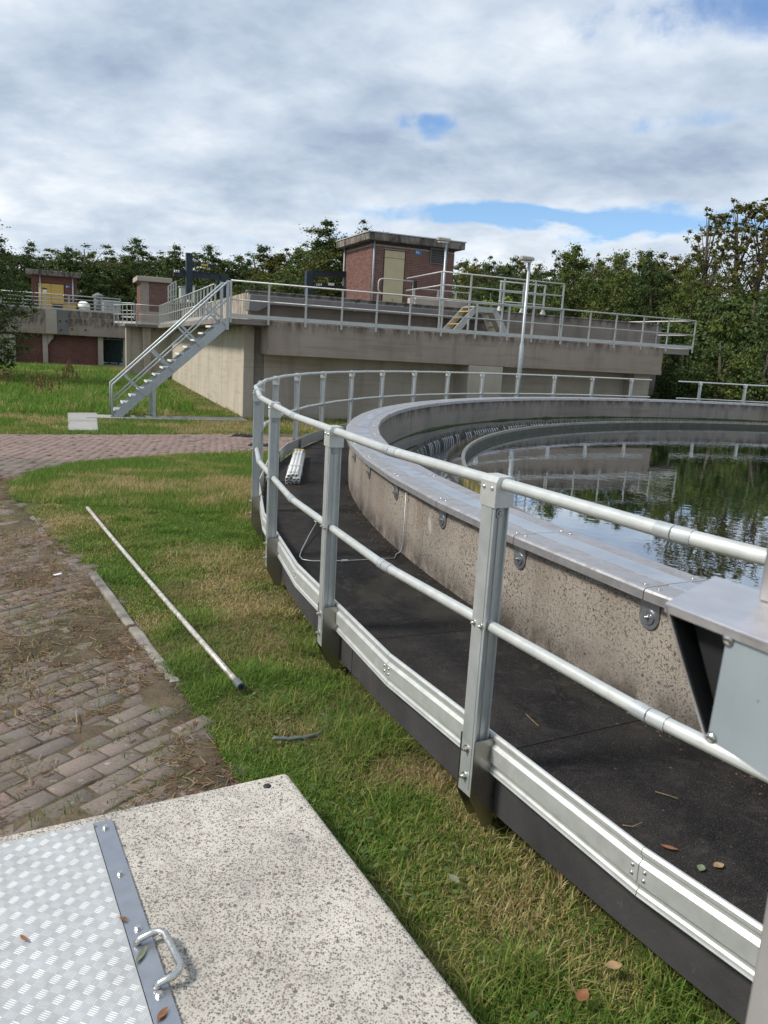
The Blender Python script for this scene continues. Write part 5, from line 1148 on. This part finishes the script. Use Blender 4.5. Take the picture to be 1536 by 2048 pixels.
# weeds and dry litter on the paving
def pavemask(X,Y):
    da=(X-s0[0])*sA[0]+(Y-s0[1])*sA[1]; db=(X-s0[0])*sB[0]+(Y-s0[1])*sB[1]; return inpoly(X,Y,PV)&~((da>-.01)&(db>-.01))
P=scatter(-6,.2,1.9,9.5,210000,pavemask); de=dedge(P[:,0],P[:,1]); cl=vnoise(P[:,0],P[:,1],.16,31)*.6+vnoise(P[:,0],P[:,1],.6,32)*.4
k=(RNG.random(len(P))<np.clip(1.0-de/.9,.0,1)**1.5*.40*(cl>.42)+.30*(cl>.70)); P=P[k]; n=len(P); tint,_=palette(P[:,0],P[:,1],n,.10,33); P[:,2]+=.008
grow(P,np.clip(RNG.gamma(4,.006,n),.008,.06),.0032+.002*RNG.random(n),RNG.gamma(2.5,.4,n),RNG.uniform(0,6.28,n),tint*.9,'weeds','tufts of weed grass growing in the paving joints'); print('weeds',n)
P=scatter(-7,.3,1.8,10,260000,pavemask); de=dedge(P[:,0],P[:,1]); cl=vnoise(P[:,0],P[:,1],.5,41)*.65+vnoise(P[:,0],P[:,1],.12,42)*.35
k=(RNG.random(len(P))<.42*np.clip(1.2-de/1.3,.05,1)*np.clip((cl-.36)*4.5,0,1)); P=P[k]; n=len(P); az=RNG.uniform(0,6.28,n); L=RNG.gamma(3,.012,n)+.01; wd=RNG.uniform(.0012,.003,n)
V=np.zeros((n,4,3)); dx,dy=np.cos(az),np.sin(az); z0=P[:,2]+.014+RNG.random(n)*.012
for k_,(t,s) in enumerate(((-1,-1),(1,-1),(1,1),(-1,1))): V[:,k_,0]=P[:,0]+dx*L*t*.5-dy*wd*s; V[:,k_,1]=P[:,1]+dy*L*t*.5+dx*wd*s; V[:,k_,2]=z0+(.006*RNG.random(n) if t>0 else 0)
pal=np.array([[.26,.155,.085],[.20,.105,.060],[.32,.23,.13],[.15,.085,.05],[.36,.28,.17]])[RNG.integers(0,5,n)]; C_=np.ones((n,4,4)); C_[:,:,:3]=pal[:,None]
stuff(put(fastmesh('dry_litter',V.reshape(-1,3),np.arange(n*4).reshape(-1,4),M['grass_blade'],cols=C_.reshape(-1,4)),'dry_litter'),'dry straw and needles strewn over the brick paving','litter'); print('litter',n)
# straw lying in the lawn
P=scatter(-1.6,2.3,.8,6,60000); cl=vnoise(P[:,0],P[:,1],.45,51); k=cl>.56; P=P[k]; n=len(P); tint=np.array([[.34,.27,.15],[.27,.20,.11],[.22,.15,.08]])[RNG.integers(0,3,n)]
grow(P,RNG.uniform(.02,.06,n),.0020+.001*RNG.random(n),RNG.uniform(1.0,3.0,n),RNG.uniform(0,6.28,n),tint,'dead_grass','matted dead straw lying in the near lawn',2)
# clover and plantain leaves in the grass near the walkway
P=scatter(-1.2,2.2,.9,6.5,26000); r=np.hypot(P[:,0]-TC.x,P[:,1]-TC.y); k=RNG.random(len(P))<np.where(r<16.3,.26,.05)*(vnoise(P[:,0],P[:,1],.3,61)>.45); P=P[k]; n=len(P); V=np.zeros((n,6,3)); az=RNG.uniform(0,6.28,n); rad=RNG.uniform(.005,.013,n); tz=RNG.uniform(.015,.055,n); ti=RNG.normal(0,.35,n)
for k_ in range(6):
    a=az+k_*pi/3; V[:,k_,0]=P[:,0]+np.cos(a)*rad*(1.25 if k_%3==0 else .9); V[:,k_,1]=P[:,1]+np.sin(a)*rad*(1.25 if k_%3==0 else .9); V[:,k_,2]=P[:,2]+tz+np.cos(a)*rad*ti
C_=np.ones((n,6,4)); C_[:,:,:3]=(np.array([[.085,.155,.040],[.12,.19,.06],[.16,.20,.09],[.06,.12,.03]])[RNG.integers(0,4,n)])[:,None]
stuff(put(fastmesh('weed_leaves',V.reshape(-1,3),np.arange(n*6).reshape(-1,6),M['grass_blade'],cols=C_.reshape(-1,4)),'weed_leaves'),'small round weed leaves among the grass','weeds')
# dock plants with brown seed heads
for i,(x,y,ns_,lab) in enumerate(((20,772,6,'brown dock stalks in the long grass by the paler end block'),(78,790,9,'tall dense clump of rust brown dock stalks in the long grass'),(112,792,4,'pair of thin dark dock stalks in the long grass'),(124,772,5,'sparse brown dock stalks behind the thin dark ones'),(141,755,8,'brown dock clump near the far basin wall'),(150,772,3,'few thin pale dock stalks in the long grass'))):
    b=GP(x,y); t=thing('dock_plant',lab,'weed',b)
    for k in range(ns_):
        a=random.random()*6.28; o=b+Vector((random.gauss(0,.16),random.gauss(0,.2),0)); h=random.uniform(.5,.85); top=o+Vector((math.cos(a)*.08,math.sin(a)*.08,h))
        s=MB().tube([o,o.lerp(top,.5)+Vector((.01,0,0)),top],[.010,.008,.004],5).build('stem',M['dock_stalk'],t)
        mb=MB()
        for j in range(26):
            f=random.uniform(.40,1.0); p=o.lerp(top,f); q=p+Vector((random.gauss(0,.035),random.gauss(0,.035),random.uniform(-.01,.05))); mb.bar(p,q,.022,.016)
        mb.build('seed_head',M['dock_stalk'],t)
# ================================================================== trees
def leafcloud(centers,radii,per,size,seed,up=.35):
    r=np.random.default_rng(seed); C0=np.repeat(np.array(centers),per,0); R0=np.repeat(np.array(radii),per); n=len(C0)
    d=r.normal(0,1,(n,3)); d/=np.linalg.norm(d,axis=1)[:,None]; rad=R0*np.abs(r.normal(0,.72,n)); P=C0+d*rad[:,None]*np.array([1,1,.8])
    nrm=d*.6+r.normal(0,.7,(n,3)); nrm[:,2]+=up; nrm/=np.linalg.norm(nrm,axis=1)[:,None]
    a=np.cross(nrm,r.normal(0,1,(n,3))); a/=np.linalg.norm(a,axis=1)[:,None]; b=np.cross(nrm,a); L=(size*r.uniform(.5,1.25,n))[:,None]
    V=np.zeros((n,4,3)); V[:,0]=P-a*L*.5; V[:,1]=P+b*L*.30+nrm*L*.06; V[:,2]=P+a*L*.55; V[:,3]=P-b*L*.30-nrm*L*.03
    return V.reshape(-1,3),np.arange(n*4).reshape(-1,4)
def tree_proto(seed,h=10.0,R=2.6,nc=70,per=120,size=.26,base=.10,kind='round',mat='leaf_dark',cr=.62):
    rn_=random.Random(seed); cs=[];rs=[]
    nspire=rn_.randint(3,5) if seed%2 else rn_.randint(9,12); sw=.55 if seed%2 else .85; sp=[(rn_.uniform(-sw,sw)*R,rn_.uniform(-sw,sw)*R,rn_.uniform(.76,1.0)) for _ in range(nspire)]; sp[0]=(sp[0][0]*.4,sp[0][1]*.4,1.0)
    for i in range(nc):
        t=base+(1-base)*rn_.random()**.9
        pr=math.sin(pi*min(1,(t-base)/(1-base)*.78+.20))**.85
        if kind=='open': pr=max(.25,pr*(.7+.5*rn_.random()))
        a=rn_.random()*2*pi; q=R*pr*rn_.uniform(.35,1.0)
        if t>.72:
            s=rn_.choice(sp); w_=(t-.72)/.28; x=s[0]*w_+math.cos(a)*q*(1-w_*.6); y=s[1]*w_+math.sin(a)*q*(1-w_*.6); z=min(t,s[2])*h
        else: x,y,z=math.cos(a)*q,math.sin(a)*q,t*h
        cs.append((x,y,z-.2)); rs.append(R*rn_.uniform(.08,.27)*cr/.62*(.62 if t>.78 else 1))
    V,F=leafcloud(cs,rs,per,size,seed); crown=fastmesh('crown',V,F,M[mat])
    mb=MB(); tr=R*.055+.05; tp=[Vector((0,0,-.3)),Vector((rn_.gauss(0,.08),rn_.gauss(0,.08),h*.3)),Vector((rn_.gauss(0,.2),rn_.gauss(0,.2),h*.6)),Vector((sp[0][0]*.7,sp[0][1]*.7,h*.92))]
    mb.tube(tp,[tr*1.25,tr,tr*.6,tr*.12],8)
    for c in rn_.sample(cs,min(26,len(cs))):
        c=Vector(c); f=min(.9,max(.12,c.z/h-.18)); k=f*3; i=min(int(k),2); p=tp[i].lerp(tp[i+1],k-i) if f>.3 else tp[0].lerp(tp[1],f/.33); m_=p.lerp(c,.55)+Vector((0,0,.25)); mb.tube([p,m_,c],[tr*.34*(1-f*.6),tr*.2*(1-f*.5),tr*.05],5)
    tm=mb.mesh('trunk',True,False); tm.materials.append(M['bark']); return tm,crown
PR={'dark':[tree_proto(100+i,mat='leaf_dark',nc=250,per=100,size=.142) for i in range(4)],'mid':[tree_proto(200+i,mat='leaf_mid',nc=240,per=100,size=.142) for i in range(3)],
    'brown':[tree_proto(300+i,mat='leaf_brown',nc=220,per=100,size=.142) for i in range(2)],
    'open':[tree_proto(400+i,R=2.3,mat='leaf_brown',nc=190,per=72,size=.112,base=.22,kind='open',cr=.34) for i in range(3)],
    'bush':[tree_proto(500+i,h=4.0,R=2.0,nc=150,per=60,size=.13,base=.02,mat=m_,cr=.62) for i,m_ in enumerate(('leaf_dark','leaf_dark','leaf_mid'))],
    'lime':[tree_proto(600,h=4.0,R=1.5,nc=40,per=110,size=.14,base=.05,mat='leaf_lime',cr=.7)]}
PH={'dark':10.,'mid':10.,'brown':10.,'open':10.,'bush':4.,'lime':4.}
tcount=0
def tree(px,ytop,d,kind,label,group,wf=1.0,name='tree',cat='tree'):
    global tcount
    r=ray(px,700); hd=Vector((r.x,r.y)).normalized(); r2=ray(px,ytop); zt_=H+r2.z/math.hypot(r2.x,r2.y)*d
    b=Vector((hd.x*d,hd.y*d,zgf(0,hd.y*d))); hgt=zt_-b.z; s=hgt/PH[kind]; tm,cm=random.choice(PR[kind])
    t=thing(name,label,cat,b,group); Mx=Matrix.Translation(b)@Matrix.Rotation(random.random()*6.28,4,'Z')@Matrix.Diagonal((s*wf,s*wf,s,1))
    put(tm,'trunk',t,Mx); put(cm,'crown',t,Mx); tcount+=1
random.seed(21)
LG='broadleaf tree in the wood behind the far basin and hoists'; RG='broadleaf tree in the wood right of the brick house'
back=[(-45,468,66),(20,500,70),(58,482,72),(100,516,74),(140,490,66),(178,480,68),(212,500,70),(262,505,72),(292,476,68),(325,500,74),(352,492,70),(392,505,72),(432,492,69),(470,505,73),(508,492,70),(548,500,67),(588,492,70),(618,474,66),(655,448,62),(688,440,61),(722,470,64),(760,500,70),(800,520,72)]
for i,(x,y,d) in enumerate(back):
    k=('dark','mid','dark','brown')[i%4]; nm={'dark':'dark green','mid':'mid green','brown':'olive brown'}[k]
    tree(x,y+random.randint(-6,6),d+(20 if x<340 else 12 if x<600 else 6),k,nm+' '+LG,'wood behind the far basin',random.uniform(1.25,1.6))
for i,x in enumerate(range(-70,820,62)):
    tree(x+random.randint(-14,14),522+random.randint(-14,14),98+random.random()*6,'dark','dark green broadleaf tree at the back of the wood, behind the others','back row of the left wood',1.5)
for i,x in enumerate(range(900,1400,60)):
    tree(x+random.randint(-14,14),528+random.randint(-14,10),78+random.random()*6,'dark','dark green broadleaf tree at the back of the right wood, behind the others','back row of the right wood',1.4)
for i,x in enumerate(range(-60,840,48)):
    k=('dark','dark','mid')[i%3]; tree(x+random.randint(-10,10),560+random.randint(-18,18),(84 if x<340 else 66)+random.random()*4,k,('dark' if k=='dark' else 'mid')+' green low tree at the front of the wood behind the hoists','low front of the left wood',1.35)
rt=[(925,516,66),(955,512,64),(990,508,60),(1025,520,62),(1062,522,60),(1100,500,54),(1132,482,50),(1165,505,54),(1196,512,52),(1228,486,46),(1258,500,50),(1292,502,45),(1322,512,52),(1350,500,50)]
for i,(x,y,d) in enumerate(rt):
    k=('mid','brown','dark')[i%3]; nm={'dark':'dark green','mid':'mid green','brown':'olive brown'}[k]; tree(x,y,d,k,nm+' '+RG,'wood right of the brick house',random.uniform(.95,1.2))
for i,x in enumerate(range(900,1400,42)):
    tree(x+random.randint(-8,8),575+random.randint(-20,20),46+random.random()*4,('mid','dark','dark')[i%3],('mid','dark','dark')[i%3]+' green low tree behind the basin railing','low front of the right wood',1.2)
tree(1398,400,44,'open','slender open-crowned tree with bare leader beside the tallest one',None,1.0); tree(1450,388,47,'open','second tallest open-crowned tree, close behind the slender one',None,1.2); tree(1492,366,45,'open','tallest open-crowned tree above the dark thicket',None,1.25); tree(1560,412,42,'open','open-crowned tree beyond the tallest one, half hidden by it',None,1.2)
tree(1378,520,42,'mid','mid green tree under the slender open-crowned tree',None,.9); tree(1450,560,41,'dark','dark tree filling in below the tallest open-crowned tree',None,1.1); tree(1530,565,40,'dark','dark tree at the outer end of the thicket',None,1.1)
for i,(x,y,d) in enumerate(((1345,640,36),(1385,600,38),(1425,590,37),(1468,585,36),(1512,580,35),(1560,590,34),(1610,600,34),(1330,690,35),(1372,680,33),(1415,690,33),(1458,670,32.5),(1505,680,32),(1550,670,31.5))):
    k=(0,1,2)[i%3]; t=i; tree(x,y,d,'bush','dense bush in the dark thicket behind the far guard railing','thicket behind the far guard railing',random.uniform(.8,1.05),'bush','bush')
tree(975,566,40,'lime','bright lime green bush behind the basin',None,1.1,'bush','bush')
tree(-30,424,37,'dark','near dark tree overhanging the far basin end block',None,1.15); tree(-95,400,39,'dark','taller dark tree behind the one overhanging the far basin',None,1.2)
print('trees',tcount)
